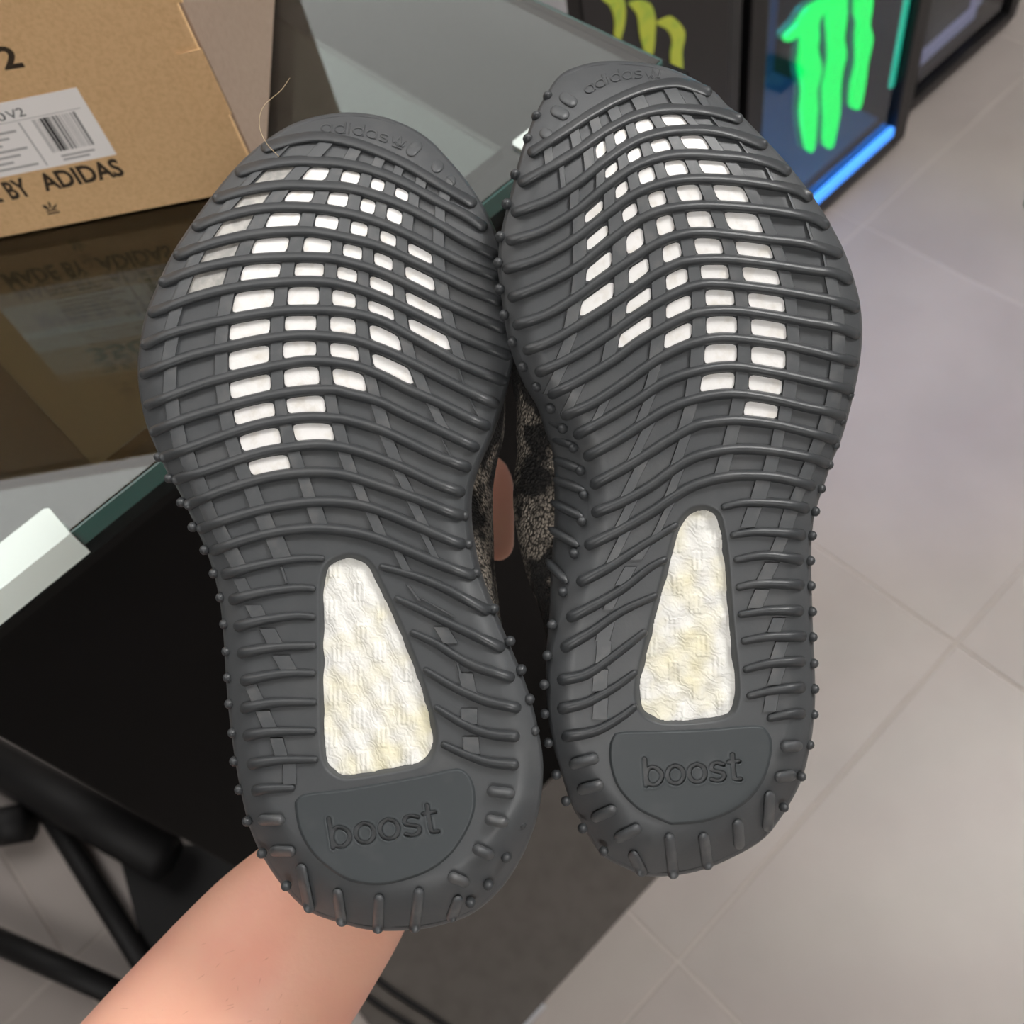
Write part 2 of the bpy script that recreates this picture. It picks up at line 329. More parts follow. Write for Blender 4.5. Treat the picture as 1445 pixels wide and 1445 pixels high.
def sign(name,polys,y,m,par,th=.008,sc=3.753,ox=1060,oy=0):
    for q in polys:
        C=catmull([(ox+a/sc,oy+b/sc) for a,b in q],70,closed=True)
        P=[ony(px,py,y) for px,py in C]; n_=len(P)
        V=P+[p+np.array([0,th,0]) for p in P]
        mesh(name,V,[list(range(n_)),list(range(n_,2*n_))[::-1]]+[[i,(i+1)%n_,(i+1)%n_+n_,i+n_] for i in range(n_)],m,par,sharp=50)
# lit fridge
FX0,FX1=1.045,1.535
bx0=ony(700,15,.72)[0]; bx1=ony(812,15,.72)[0]
pb=box('plastic_bin',(bx0,.72,0),(bx1,.80,.95),mat('pale_bin',(150,148,150),.5),None,.02); tag(pb,'pale grey plastic bin behind the far corner of the glass top','bin')
t,dr=fridge(FX0,FX1,YF,.95,'black drink fridge with glowing green claw sign and blue lit interior','lit')
door_frame(dr,FX0,FX1,YF,.95,.04)
box('glass_pane',(FX0+.04,YF+.012,.052),(FX1-.04,YF+.016,.91),fglass,dr)
C1=[(300,45),(400,-20),(470,-120),(500,-110),(420,20),(360,100),(357,200),(350,260),(370,350),(360,420),(345,480),(350,560),(345,650),(335,760),(325,802),(300,803),(285,750),(265,600),(275,480),(255,360),(265,260),(262,185),(205,218),(178,215),(182,190),(240,130)]
C2=[(410,-100),(500,-100),(505,0),(502,100),(490,200),(500,290),(480,380),(470,480),(466,600),(442,730),(425,783),(395,780),(385,720),(390,620),(385,480),(400,400),(415,300),(410,180),(400,60)]
C3=[(575,-100),(645,-100),(640,0),(635,60),(625,130),(640,190),(635,240),(615,330),(600,450),(578,560),(560,580),(535,575),(528,540),(535,450),(560,330),(560,200),(567,120),(553,60)]
sign('claw_sign',[C1,C2,C3],YF+.022,neon,dr)
sign('claw_reflection',[[(a-35,b-15) for a,b in q] for q in (C1,C2,C3)],YF+.05,mat('teal_reflection',(0,60,50),.4,emit=((0,110,90),.6)),dr)  # glowing offset copy of the claws, painted in as their glass reflection
def lamp(loc,col,e,rad=.05):
    l=bpy.data.lights.new('fridge_lamp','POINT'); l.energy=e; l.color=col; l.shadow_soft_size=rad; o=bpy.data.objects.new('fridge_lamp',l); o.location=loc; COL.objects.link(o); return o
lamp((1.27,YF+.15,.72),(.1,.75,1),3.); lamp((1.088,YF+.07,.11),(.25,.45,1),1.0,.01)
sl=bpy.data.lights.new('floor_tint_spot','SPOT'); sl.energy=80; sl.color=(.42,.45,1); sl.spot_size=.36; sl.spot_blend=1; sl.shadow_soft_size=.05  # added spot without a seen fixture, tints the floor lavender
so=bpy.data.objects.new('floor_tint_spot',sl); so.location=(1.12,.5,2.74); COL.objects.link(so)
box('led_strip',(FX0+.04,YF+.0,.054),(FX1-.045,YF+.010,.072),neonb,dr)
box('led_strip',(FX1-.058,YF+.018,.16),(FX1-.048,YF+.024,.9),neont,dr)
inner=mat('fridge_inner_glow',(40,70,130),.5,emit=((30,70,125),.55))
box('inner_liner',(FX0+.028,YF+.30,.055),(FX1-.028,YF+.31,.9),mat('blue_liner',(60,110,160),.45),t)
box('inner_shelf',(FX0+.028,YF+.05,.055),(FX1-.028,YF+.30,.062),mat('blue_shelf',(96,120,160),.25),t)
led=box('back_light',(FX0+.05,YF+.285,.62),(FX1-.05,YF+.295,.66),mat('teal_tube',(0,120,160),.4,emit=((0,170,200),3.0)),t)
# unlit fridge with lime claw print
t,dr=fridge(.735,1.03,YF,.95,'unlit black fridge with yellow-green claw print beside the glowing fridge',None)
box('door_panel',(.735,YF,.02),(1.0,YF+.028,.95),mat('door_print_black',(24,23,24),.3),dr,.003)
box('hinge_rail',(1.003,YF+.004,.02),(1.03,YF+.028,.95),mat('rail_grey',(36,36,37),.35),dr,.003)
Y1=[(215,-60),(330,-90),(385,-10),(400,60),(395,160),(372,250),(345,330),(322,260),(325,140),(295,45),(250,5)]
Y2=[(420,20),(500,0),(570,30),(600,110),(602,200),(590,340),(560,440),(520,330),(495,220),(480,110),(445,55)]
Y3=[(610,155),(700,112),(760,150),(805,230),(785,350),(790,470),(770,530),(720,500),(702,370),(716,280),(690,210),(645,180)]
sign('claw_print',[Y1,Y2,Y3],YF-.0012,yel,dr,.001,4.817,800)
# third fridge
G0,G1,YG=1.575,1.96,.845
t,dr=fridge(G0,G1,YG,.8,'dark grey glass-door fridge with pale lit frame, right of the glowing fridge',None)
door_frame(dr,G0,G1,YG,.8,.03)
box('glass_pane',(G0+.03,YG+.012,.044),(G1-.03,YG+.016,.77),fglass,dr)
box('inner_liner',(G0+.028,YG+.06,.05),(G1-.028,YG+.07,.77),mat('grey_liner',(96,92,88),.6),t)
pale=mat('pale_led',(190,185,215),.4,emit=((150,146,175),.35))
q=[ony(1302,78,YG+.05),ony(1372,18,YG+.05)]
box('led_frame',(q[0][0]-.02,YG+.045,q[0][2]-.012),(q[1][0],YG+.055,q[0][2]+.012),pale,t)
box('led_frame',(q[1][0]-.012,YG+.045,q[0][2]+.012),(q[1][0]+.012,YG+.055,.75),pale,t)
gp=onz(1443,292,.0)
g=box('green_box',(gp[0],gp[1]-.09,.0),(gp[0]+.08,gp[1],.02),mat('green_card',(20,84,62),.6),None,.004); tag(g,'small dark green carton on the floor at the right edge','box')
# ---------------------------------------------------------------- black steel stand at lower left
def bar(name,p,q,r,par): return tube(name,[p,q],[r,r],steel,par,10)
st=empty('metal_stand',(-.45,.75,0),'black steel stand on the floor left of the display cabinet','stand')
def seg(name,p,q,r,z0=0,z1=None): return bar(name,onz(*p,z0),onz(*q,z1 if z1 is not None else z0),r,st)
seg('foot_bar',(45,1110),(210,1372),.016,.02)
seg('cross_bar',(-40,1312),(185,1410),.017,.05,.05)
seg('foot_bar',(-30,1062),(235,1212),.034,.05,.05)
bb_=[onz(*p,.012) for p in [(165,1195),(205,1350),(260,1420),(420,1300),(330,1190)]]
n_=5
mesh('base_plate',[p-np.array([0,0,.01]) for p in bb_]+bb_,[list(range(5))[::-1],list(range(5,10))]+[[i,(i+1)%5,(i+1)%5+5,i+5] for i in range(5)],steel,st,smooth=False)
seg('caster',(-20,1170),(40,1160),.03,.035,.035)
cb=empty('floor_cable',(0,.3,.0),'thin black cables lying beside the dark mat below the shoes','cable')
for k,(dx,dy) in enumerate(((0,0),(-22,18))):
    tube('cable',[onz(px+dx,py+dy,.013) for px,py in catmull([(480,1340),(552,1397),(621,1442),(700,1500)],12)],.0035,steel,cb,8)
# ---------------------------------------------------------------- shoes
exec_data={}
SHOE_L=dict(
 z0=.340,zy=-.034,zx=-.010,cx=470,
 outline=[(395,190),(420,177),(450,168),(490,163),(530,167),(565,178),(600,198),(630,228),(660,265),(690,315),(705,360),(715,420),(720,470),(720,505),(712,540),(700,580),(684,622),(668,655),(657,690),(655,725),(659,760),(668,800),(683,840),(700,880),(718,920),(735,960),(748,1000),(757,1040),(762,1080),(759,1125),(750,1165),(730,1212),(702,1253),(665,1285),(622,1301),(580,1308),(524,1308),(478,1297),(437,1281),(402,1247),(374,1205),(356,1164),(342,1105),(333,1050),(327,1000),(323,950),(320,900),(315,850),(307,812),(297,780),(282,745),(268,715),(253,685),(238,660),(224,630),(210,595),(201,550),(199,515),(203,480),(210,445),(228,400),(247,360),(273,320),(302,280),(335,240),(366,211)],
 ribs=[
 [(373,209),(408,198),(449,193),(491,200),(533,214),(574,233),(616,258),(647,275),(668,287)],
 [(336,243),(366,234),(408,228),(449,228),(491,232),(533,243),(574,260),(616,283),(657,304),(683,321)],
 [(304,280),(346,269),(398,261),(450,262),(491,265),(533,276.6),(574.5,293),(616,315),(657.6,340),(699,360)],
 [(275,320),(315,305.7),(377,293),(439,293),(491,301),(533,313),(574.5,330.6),(616,352),(657.6,373),(702,391)],
 [(249,360.7),(294,345),(356,330.6),(418,326),(450,328),(491,336),(533,347),(574.5,365),(616,385),(657.6,406),(706,426)],
 [(228,399),(273,381.5),(335,368),(398,363),(460,364),(491,370),(533,382.5),(574.5,401),(616,422),(657.6,441),(712,465)],
 [(212.8,442),(273,420),(335,405),(398,398),(450,397),(491.5,404),(533,418),(574.5,436.6),(616,457),(657.6,478),(718,502)],
 [(203,487.5),(231.5,474),(273,461.5),(325,450),(377,441),(418,437.6),(480,439),(533,451),(574.5,472),(616,494.7),(657.6,516.5),(711,538)],
 [(201,528),(231.5,515.5),(273,501),(325,488.5),(377,478),(429,473),(491,478),(533,490.6),(574.5,509),(616,530),(657.6,551),(700,570.5)],
 [(207,572.6),(242,558),(294,539.4),(346,526),(398,514.5),(439,509),(491,514),(533,528),(574.5,548.7),(616,567),(657.6,588),(688,601.7)],
 [(215,610),(252,594),(315,574.7),(377,559),(429,551),(470,550),(491.5,555),(533,566),(574.5,586),(616,605),(672,632)],
 [(229,646),(273,629.7),(335,608),(377,596.5),(429,589),(470,590),(491.5,593),(533,605),(574.5,623.5),(616,643),(661,660)],
 [(247,677.4),(294,663),(356,642),(398,633),(449.5,627.6),(491.5,633),(533,646),(574.5,663),(616,682.6),(652,695)],
 [(264,713),(315,692),(377,674),(429,667),(480,669),(533,684.7),(583,702),(624.6,718.7),(652,728)],
 [(282,746.7),(323,732),(385,715.6),(447.6,708),(500,711),(541.5,723),(583,740),(624.6,758),(654,768)],
 [(300,778),(344,762),(396,750),(447.6,745.7),(500,751),(541.5,763),(583,780),(624.6,797.6),(668,812)]],
 half=[ # (points, r_start, r_end)
 [(311,812),(365,797.6),(416,789),(459,788)],[(322,848),(365,837),(416,830),(446,831)],[(329,886),(365,876.5),(416,869),(446,871)],
 [(334,923),(385,914),(447,911)],[(338,962),(396,951),(447,950)],[(338,1001),(385,992),(448,991)],[(342,1040),(380,1033),(447,1032)],[(348,1080),(391,1073),(450,1072)],[(354,1117.6),(380,1113),(417,1112)],
 [(693,864),(625,829),(583,812),(534,798.6)],[(713,916),(645,885),(593,860),(556,843)],[(727,957.4),(666,938.7),(614,907.6),(578,891)],
 [(736,1000),(687,989.6),(645,972),(597,944)],[(734,1040),(694,1036.5),(660,1025),(612,997)],[(733,1080),(694,1076.5),(660,1066),(622,1049)]],
 pills=[((363,1157.5),(402,1157.5)),((380,1201),(417,1202)),((423,1219),(436,1280)),((474.7,1254),(482,1299)),((535,1262),(533,1309)),((592,1253),(585,1308)),
  ((687,1116),(727,1121)),((684,1156),(718,1162)),((667,1196),(697,1209)),((632,1235),(662,1248)),((649,1264),(638,1293)),
  ((575,219),(594,200)),((611,242),(624,228)),((630,260),(642,250))],
 nubs=[(224,645),(239,675),(256,709),(272,743.6),(289,776),(302,809),(311.6,843),(316.8,880.6),(320,919),(322,956),(324,993),(328.5,1034),(331,1074),(338,1114),(349,1158.7),(369.6,1204),(404,1250),
  (697,859),(720,904.5),(735.6,945),(747,986.5),(754,1031),(754,1073),(750,1120),(736,1162),(714.6,1210),(689.5,1249),(664,1274),(655,728),(661,768),(672,808)],
 gaps={0:dict(bars=[(395,400,-1.),(441,462,-.9),(489,506,-.6),(527,541,-.5),(556,568,-.4),(587,601,-.2),(620,635,-.1)]),
 1:dict(win=[(431,462),(482,507),(524,542),(558,576)],dust=[(368,408)],bars=[(345,362,-1.),(409,430,-.9),(464,481,-.4),(508,523,-.3),(543,557,-.2),(577,591,-.1),(614,628,0)]),
 2:dict(win=[(404.5,441),(463,490.5),(509,529),(546,567)],dust=[(336,377)],bars=[(312,334,-.9),(379,403,-.7),(442.5,462,-.35),(491.5,508,-.2),(530,545,-.15),(568,583,-.1),(611,626.5,0)]),
 3:dict(win=[(378,423),(445,477),(495,518.5),(536.5,559),(576,610)],dust=[(308,353)],bars=[(285.5,307,-.7),(354.5,377,-.5),(424.5,443.5,-.25),(478,494,-.15),(519.5,535.5,-.1),(560,575,0),(611,628,.1)]),
 4:dict(win=[(357,406.5),(428.5,467),(484,511),(528,554),(572,613)],dust=[(286,335)],bars=[(263,285,-.5),(336,356,-.4),(408,427.5,-.2),(468,483,-.1),(512,527,0),(555,570.5,0),(614,633,.15)]),
 5:dict(win=[(341,395.5),(416,457),(476,504),(522,555),(573,623)],dust=[(269,318)],bars=[(247,268,-.4),(319.5,339.5,-.3),(396.5,415,-.15),(458,475,-.05),(505,520.6,0),(556,571.5,.1),(624,641,.25)]),
 6:dict(win=[(329.5,386),(406,450.5),(469,502),(520,556),(577,634)],bars=[(235,254,-.3),(309,328,-.2),(387,405,-.1),(451.5,468,0),(503,518.5,.05),(557,575,.15),(635,653,.3)]),
 7:dict(win=[(324,381),(402,446.5),(466,502),(522,565)],bars=[(230.5,250,-.2),(304,322,-.1),(382.5,400.7,-.05),(447.5,464,0),(503,519.5,.1),(566,585,.25),(650,652,.3)]),
 8:dict(win=[(323,380),(399.7,446.4),(466,506),(526,581)],bars=[(230.5,249,-.05),(303,321.5,0),(381.5,398.6,0),(447.5,464,.05),(507,523,.15),(583,603,.4),(668,670,.5)]),
 9:dict(win=[(325,382),(401,450.5),(470,515.5)],bars=[(234,253,.1),(305.5,324,.1),(383,399.7,.05),(451.5,468,.1),(516.5,534,.25),(608,626,.5)]),
 10:dict(win=[(331,387.5),(405,458.5)],bars=[(242,261.6,.2),(311,329.5,.2),(388.5,404,.15),(459.5,476.5,.2),(527,548,.3),(628,630,.5)]),
 11:dict(win=[(340,395.5),(415,470)],bars=[(256,277,.3),(320,338,.3),(396.5,414,.2),(471,489,.25),(541,562,.4)]),
 12:dict(win=[(352.5,408)],bars=[(271,291.7,.4),(333.5,351.5,.35),(409,426.7,.3),(480.6,500,.35),(560,578,.5)]),
 13:dict(bars=[(285,303,.4),(348,368.5,.35),(424,441,.3),(500,517,.4),(580,598,.5)]),
 14:dict(bars=[(303,322,.5),(363,385,.4),(436,458,.35),(521,540,.45),(600,612,.5)]),
 15:dict(bars=[(320,340,.5),(379,404,.4),(560,575,.5)])},
 gaps2=[((337,816),(350,842),18),((397,800),(404,822),3),((357,854),(368,876),22),((377,887),(390,912),22),((396,925),(408,946),24),((352,964),(364,990),18),((370,1003),(382,1030),20),((390,1042),(398,1070),18),((408,1078),(409,1107),18),
  ((575,825),(592,848),3),((595,845),(640,870),2),((622,885),(636,908),20),((642,925),(652,958),3),((657,950),(664,985),20),((662,1000),(662,1022),22),((664,1040),(666,1064),22)],
 heel=[(459,840),(461,815),(468,800),(485,791.5),(504,791.5),(519,802),(533,828.7),(560,887),(583,945),(600,999),(608,1034),(605,1058),(591,1073),(545.7,1083),(494,1091),(476,1087),(464,1071),(460,1023),(459,950),(459,890)],
 badge=[(416,1137),(420,1126),(434,1119.5),(482.6,1114),(528,1106.5),(597,1094),(641.6,1084.5),(656,1088),(667,1103),(671,1125.6),(668,1150),(655,1180),(632,1210),(598,1233),(545.7,1248),(505.5,1246.6),(473.5,1233),(441.6,1205.5),(423,1173.5)],
 text=((470,1197),(616,1174)),tsize=29.5,
 toe_text=((453,177),(545,193),[(453,180),(490,183),(520,188),(547,196)]),mark=(563,199,.35),
 wall_in=[(720,150,8)], flip=1,up=36)
SHOE_R=dict(
 z0=.331,zy=.012,zx=.006,cx=960,
 outline=[(789.6,113),(814.6,98.7),(845.7,91.4),(877,90.4),(918,94.5),(960,107),(1002,130),(1023,151.6),(1044,167),(1064.6,188),(1081,204.6),(1098,223),(1114.4,242),(1143.5,280),(1168,318.7),(1187,356),(1201.6,397.7),(1210,435),(1212,472.5),(1209,510),(1202.6,545),(1192,588.7),(1181,624),(1170,649),(1161,676),(1151.8,703),(1143.5,734),(1140,786),(1141.4,848),(1143.5,910.6),(1146,974.7),(1143,1024.6),(1136.8,1062),(1126.9,1099),(1112,1129),(1094.5,1156.6),(1077,1178),(1049.6,1196.5),(1002,1219),(958.7,1230),(914,1232),(887,1222),(852,1203),(829.7,1168),(810,1131.7),(797,1091.8),(785,1049.5),(778,1004.6),(777.5,949.8),(782,910),(791.7,869),(800,833.8),(810.4,796.5),(822.9,752.9),(828,713.4),(827,672),(819,637),(806,613.7),(783.4,574),(758.5,543),(735.7,503.6),(721,460),(710.8,402),(707.6,379),(709.7,339.5),(717,304),(729.4,256.5),(742,208.7),(760.6,161)],
 ribs=[
 [(749,216),(794,188),(835,161),(877,138),(918,122.6),(950,117),(971,119.4),(1000,130)],
 [(735,258),(773,238),(814.6,213),(856,184),(897.6,163),(939,153.7),(981.5,155),(1019,160),(1044,168)],
 [(725.5,300),(773,283.5),(814.6,258.5),(856,225.5),(897.6,198.5),(939,186),(975,183),(1006,184.5),(1044,192),(1079,204.6)],
 [(718,339.5),(763,327),(814.6,297),(856,262.5),(897.6,234),(939,220),(975,217),(1010,219),(1054,223),(1091,231.5),(1112,242)],
 [(714,380),(763,364.4),(814.6,335),(856,303),(897.6,273),(939,257.5),(981.5,252),(1033,254),(1085,260.6),(1127,269),(1142,279)],
 [(721,420),(763,404),(814.6,377),(856,344),(897.6,313),(939,295.5),(989,289.7),(1044,292),(1096,298),(1148,308),(1166,319)],
 [(728,459),(773,443.4),(814.6,418.5),(856,389.4),(897.6,362),(939,338),(981.5,328),(1033,331),(1085,337.4),(1137,343.6),(1185,358)],
 [(742,495),(783,478.7),(835,447.6),(877,420.6),(918,391.5),(945,377),(971,368),(1023,365.6),(1085,372),(1137,380),(1179,386),(1199,396)],
 [(759.5,526),(804,505.7),(856,474.6),(897.6,445.5),(939,421),(981.5,403),(1023,401),(1085,408),(1137,416.4),(1179,424.7),(1209,435)],
 [(777,557),(814.6,539),(866.5,507.8),(897.6,485),(939,461),(981.5,442),(1033,438),(1085,444.5),(1137,453.8),(1179,461),(1210,473)],
 [(796,587),(835,570),(877,543),(918,514),(945,498),(981.5,483),(1023,476.6),(1085,483),(1137,493),(1179,503.6),(1207,511)],
 [(813.5,614),(856,591),(897.6,566),(939,539),(981.5,524),(1033,517),(1085,524.4),(1137,534.8),(1179,545),(1201,551.4)],
 [(827.5,644.8),(866.5,624),(908,598),(945,576),(985,562),(1033,555.5),(1085,561.8),(1137,574),(1168,580.4),(1190,588)],
 [(837,684),(866,669),(898,651),(940,624),(981.5,601),(1010,595),(1044,593),(1095.7,599),(1147.6,611.6),(1180,621.5)],
 [(839,723.8),(877,709),(918,686.4),(950,663),(981.5,645),(1023,635),(1064.6,634),(1106,638.7),(1147.6,647),(1167,655)],
 [(829,769.5),(866.5,753),(918,723.8),(950,702),(981.5,684.4),(1023,673),(1064.6,671),(1106,675),(1147,686)]],
 half=[
 [(813.5,823.5),(856,802.7),(918,763),(958,739)],[(799,874),(835,856.7),(877,832),(918,800.6),(943,788)],[(791,917),(835,892),(877,863),(929,839)],
 [(786,961),(827,952),(864.6,927),(913,889.5)],[(786,1002),(827,992),(864.6,972),(900,947)],[(792,1041),(840,1032),(877,1012),(899,995)],
 [(1144,718.6),(1106,711),(1054,709),(1017,716.5)],[(1138,756),(1106,752),(1064.6,750.8),(1030,756)],[(1135,791),(1106,786),(1075,784),(1035,791)],
 [(1136,826),(1075,823.5),(1038,829.7)],[(1135,862),(1085,862),(1041,868)],[(1139,898),(1085,899),(1045,906)],[(1138,933),(1089.5,936),(1048,946)],[(1138,969),(1089.5,975),(1053,983.5)],[(1138,1007),(1114,1008),(1082,1014.6)]],
 pills=[((1101,1054.5),(1133,1052)),((1093,1098),(1124,1093.5)),((1087,1116),(1083,1174)),((1041,1156),(1043.5,1199)),((992,1175),(998.5,1219)),((944,1176),(950,1232)),
  ((803,1080.6),(845,1069)),((814,1116),(852,1107)),((834,1156),(870,1141)),((866.6,1186),(905,1167)),((890,1201),(905,1229)),
  ((777,153),(803,165)),((762,184),(780,194)),((790,133),(814,148))],
 nubs=[(773,136),(757,164),(745,196),(727,246),(715,288),(706,334),(703,371),(705,408),(711,444.5),(723,483),(738,518),(757,546),(777,577),(794,605),(809,632),(819,664),(824,698),(821,735),(810,781),(794,835),(779,881.6),(772.4,925),(768,966),(769,1007),(774,1048),(785,1093),(798.5,1130.5),(822,1169),(852,1201),
  (1198,557.6),(1187,594),(1178,628),(1169,656),(1158,689.5),(1150,721.7),(1145.5,756),(1143,791),(1144,826.6),(1145.5,863),(1146.5,899),(1148,936),(1149,972),(1148,1008),(1142,1050.7),(1130.6,1095.6),(1106,1139)],
 gaps={0:dict(bars=[(768,780,.1),(806,819,.2),(834,847,.3),(860,875,.4),(894,912,.5),(942,962,.6),(985,1000,.7)]),
 1:dict(win=[(841,856),(867.5,884),(898,920.5),(936,966)],bars=[(790,797,.1),(824,838,.1),(855,867,.15),(885,897,.3),(921.5,935,.6),(967,980,.85),(1008,1012,.8)]),
 2:dict(win=[(854,871.6),(886,904.5),(920,945),(963,997)],bars=[(804,817,0),(841,853,0),(872.5,885,.15),(905.5,919,.3),(946,962,.5),(998,1015,.7),(1048,1052,.7)]),
 3:dict(win=[(825.5,851),(868.5,886),(902,923.5),(939.5,969),(988,1027)],bars=[(808,824.5,0),(852,867.5,0),(887,901,.2),(924.5,938.5,.3),(970,987,.45),(1028,1046,.6),(1084,1088,.5)]),
 4:dict(win=[(828,858),(878.5,899),(916,939),(957,989),(1009,1053)],bars=[(808,827,0),(859,877.5,.1),(900,915,.2),(940,956,.3),(990,1008,.4),(1054,1072,.5),(1115,1119,.4)]),
 5:dict(win=[(827,863),(884,908),(927,950.5),(970,1005),(1025,1073)],bars=[(807,826,-.1),(864,883,0),(909,926,.15),(951.5,969,.25),(1006,1024,.35),(1074,1091,.4),(1140,1144,.3)]),
 6:dict(win=[(819,866),(887,915.5),(935.5,961),(981,1019),(1039,1089)],bars=[(798,818,-.2),(867,886,0),(916.5,934.5,.1),(962,980,.2),(1020,1038,.25),(1090,1107,.35),(1162,1165,.2)]),
 7:dict(win=[(884,919),(940,970.5),(989,1028),(1048.5,1099)],bars=[(790,810,-.4),(863,883,-.1),(920,939,.05),(971.5,988,.1),(1029,1047.5,.2),(1100,1118,.25),(1166,1184,.2)]),
 8:dict(win=[(873,919.5),(940,975),(995.5,1036),(1056,1107)],bars=[(775,795,-.5),(851,872,-.2),(920.5,939,0),(976,994.5,.05),(1037,1055,.1),(1108,1125,.15),(1173,1191,.1)]),
 9:dict(win=[(937.5,976),(996.5,1040),(1060,1109.5)],bars=[(800,818,-.5),(917,936.5,-.1),(977,995.5,0),(1041,1059,.05),(1110.5,1128,.08),(1174,1193,.0)]),
 10:dict(win=[(994,1040),(1060,1108.5)],bars=[(840,856,-.5),(912,930,-.3),(974,993,-.05),(1041,1059,0),(1109.5,1128,0),(1171,1190,-.1)]),
 11:dict(win=[(989,1036.5),(1056.5,1103.5)],bars=[(902,920,-.4),(968,988,-.15),(1037.5,1055.5,-.05),(1105,1124,-.1),(1166,1186,-.2)]),
 12:dict(win=[(1050.5,1097)],bars=[(895,915,-.5),(961,981,-.3),(1031,1049.5,-.2),(1099,1117,-.15),(1156,1177,-.3)]),
 13:dict(bars=[(885,905,-.5),(952,970,-.35),(1023,1042,-.25),(1089.5,1106,-.2),(1144,1161,-.4)]),
 14:dict(bars=[(875,893,-.5),(943,960,-.4),(1012,1032,-.3),(1079,1098,-.25),(1131,1148,-.4)]),
 15:dict(bars=[(866,884,-.5),(930,945,-.5),(1063,1085,-.3),(1118,1134,-.4)])},
 gaps2=[((1065,716),(1055,744),20),((1117,718),(1108,747),20),((1104,758),(1095,780),18),((1090,794),(1078,818),20),((1076,832),(1065,858),20),((1100,872),(1092,892),18),((1104,906),(1096,930),18),((1100,942),(1092,966),18),((1090,980),(1086,1004),18),
  ((910,770),(898,790),16),((890,800),(876,826),16),((868,838),(858,860),14),((858,876),(850,905),20),((853,905),(850,940),20),((848,945),(846,975),20),((848,985),(846,1015),20)],
 heel=[(980.6,724.5),(996,722.8),(1008.5,730),(1013,744.6),(1019,782),(1023.5,838),(1029,905),(1034,949.8),(1034.5,984.7),(1024.7,1004.6),(989.8,1012),(940,1014),(915,1005),(906,988),(906,962),(916,919),(927,873),(939,827.6),(955.7,765),(966,738)],
 badge=[(860,1054),(864,1041),(875,1033),(935,1031),(999,1028.5),(1040,1025),(1072,1024),(1083,1032),(1089.5,1047),(1087,1074),(1074.5,1106.8),(1047,1136.7),(1002,1158),(952.5,1164),(939,1161),(899.5,1141.7),(872,1111.8),(861,1080)],
 text=((912,1109),(1043,1100)),tsize=27,
 toe_text=((0,0),(0,0),[(826,128),(850,116),(878,107),(906,104)]),mark=(922,104,-.1),
 wall_in=[(700,160,44)], flip=-1,up=64)
GLY={ # strokes in a unit x-height box
 'a':([[(.9,.5),(.78,.88),(.45,1),(.12,.8),(0,.5),(.12,.2),(.45,0),(.78,.12),(.9,.5)],[(.9,1),(.9,0)]],1.15),
 'd':([[(.9,.5),(.78,.88),(.45,1),(.12,.8),(0,.5),(.12,.2),(.45,0),(.78,.12),(.9,.5)],[(.9,1.5),(.9,0)]],1.15),
 'b':([[(0,.5),(.12,.88),(.45,1),(.78,.8),(.9,.5),(.78,.2),(.45,0),(.12,.12),(0,.5)],[(0,1.5),(0,0)]],1.2),
 'o':([[(.45,1),(.12,.85),(0,.5),(.12,.15),(.45,0),(.78,.15),(.9,.5),(.78,.85),(.45,1)]],1.2),
 'i':([[(.1,1),(.1,0)],[(.1,1.3),(.1,1.45)]],.42),
 's':([[(.72,.88),(.4,1),(.1,.9),(.08,.62),(.4,.5),(.7,.38),(.68,.1),(.35,0),(.02,.1)]],1.02),
 't':([[(.25,1.4),(.25,.2),(.35,.02),(.6,0)],[(0,1),(.58,1)]],.8)}
def strokes(word_):
    x=0; out=[]
    for ch in word_:
        st_,adv=GLY[ch]
        for s in st_: out.append([(x+a,b) for a,b in s])
        x+=adv
    return out,x-.28
def segdist(px,py,segs):
    d=np.full(px.shape,1e9)
    for (x0,y0),(x1,y1) in segs:
        dx,dy=x1-x0,y1-y0; l=dx*dx+dy*dy+1e-9
        t=np.clip(((px-x0)*dx+(py-y0)*dy)/l,0,1)
        d=np.minimum(d,np.hypot(px-x0-t*dx,py-y0-t*dy))
    return d
def inside(px,py,poly):
    c=np.zeros(px.shape,bool); n_=len(poly)
    for i in range(n_):
        x0,y0=poly[i]; x1,y1=poly[(i+1)%n_]
        cond=((y0>py)!=(y1>py)); xi=(x1-x0)*(py-y0)/((y1-y0) if y1!=y0 else 1e-9)+x0
        c^=cond&(px<xi)
    return c
def scan(poly,ys):
    L_,R_=[],[]
    n_=len(poly)
    for y in ys:
        xs=[]
        for i in range(n_):
            x0,y0=poly[i]; x1,y1=poly[(i+1)%n_]
            if (y0>y)!=(y1>y): xs.append(x0+(x1-x0)*(y-y0)/(y1-y0))
        if len(xs)<2: k=np.argmin(abs(poly[:,1]-y)); xs=[poly[k,0]-.3,poly[k,0]+.3]
        L_.append(min(xs)); R_.append(max(xs))
    return np.array(L_),np.array(R_)
def sm(t): t=np.clip(t,0,1); return t*t*(3-2*t)
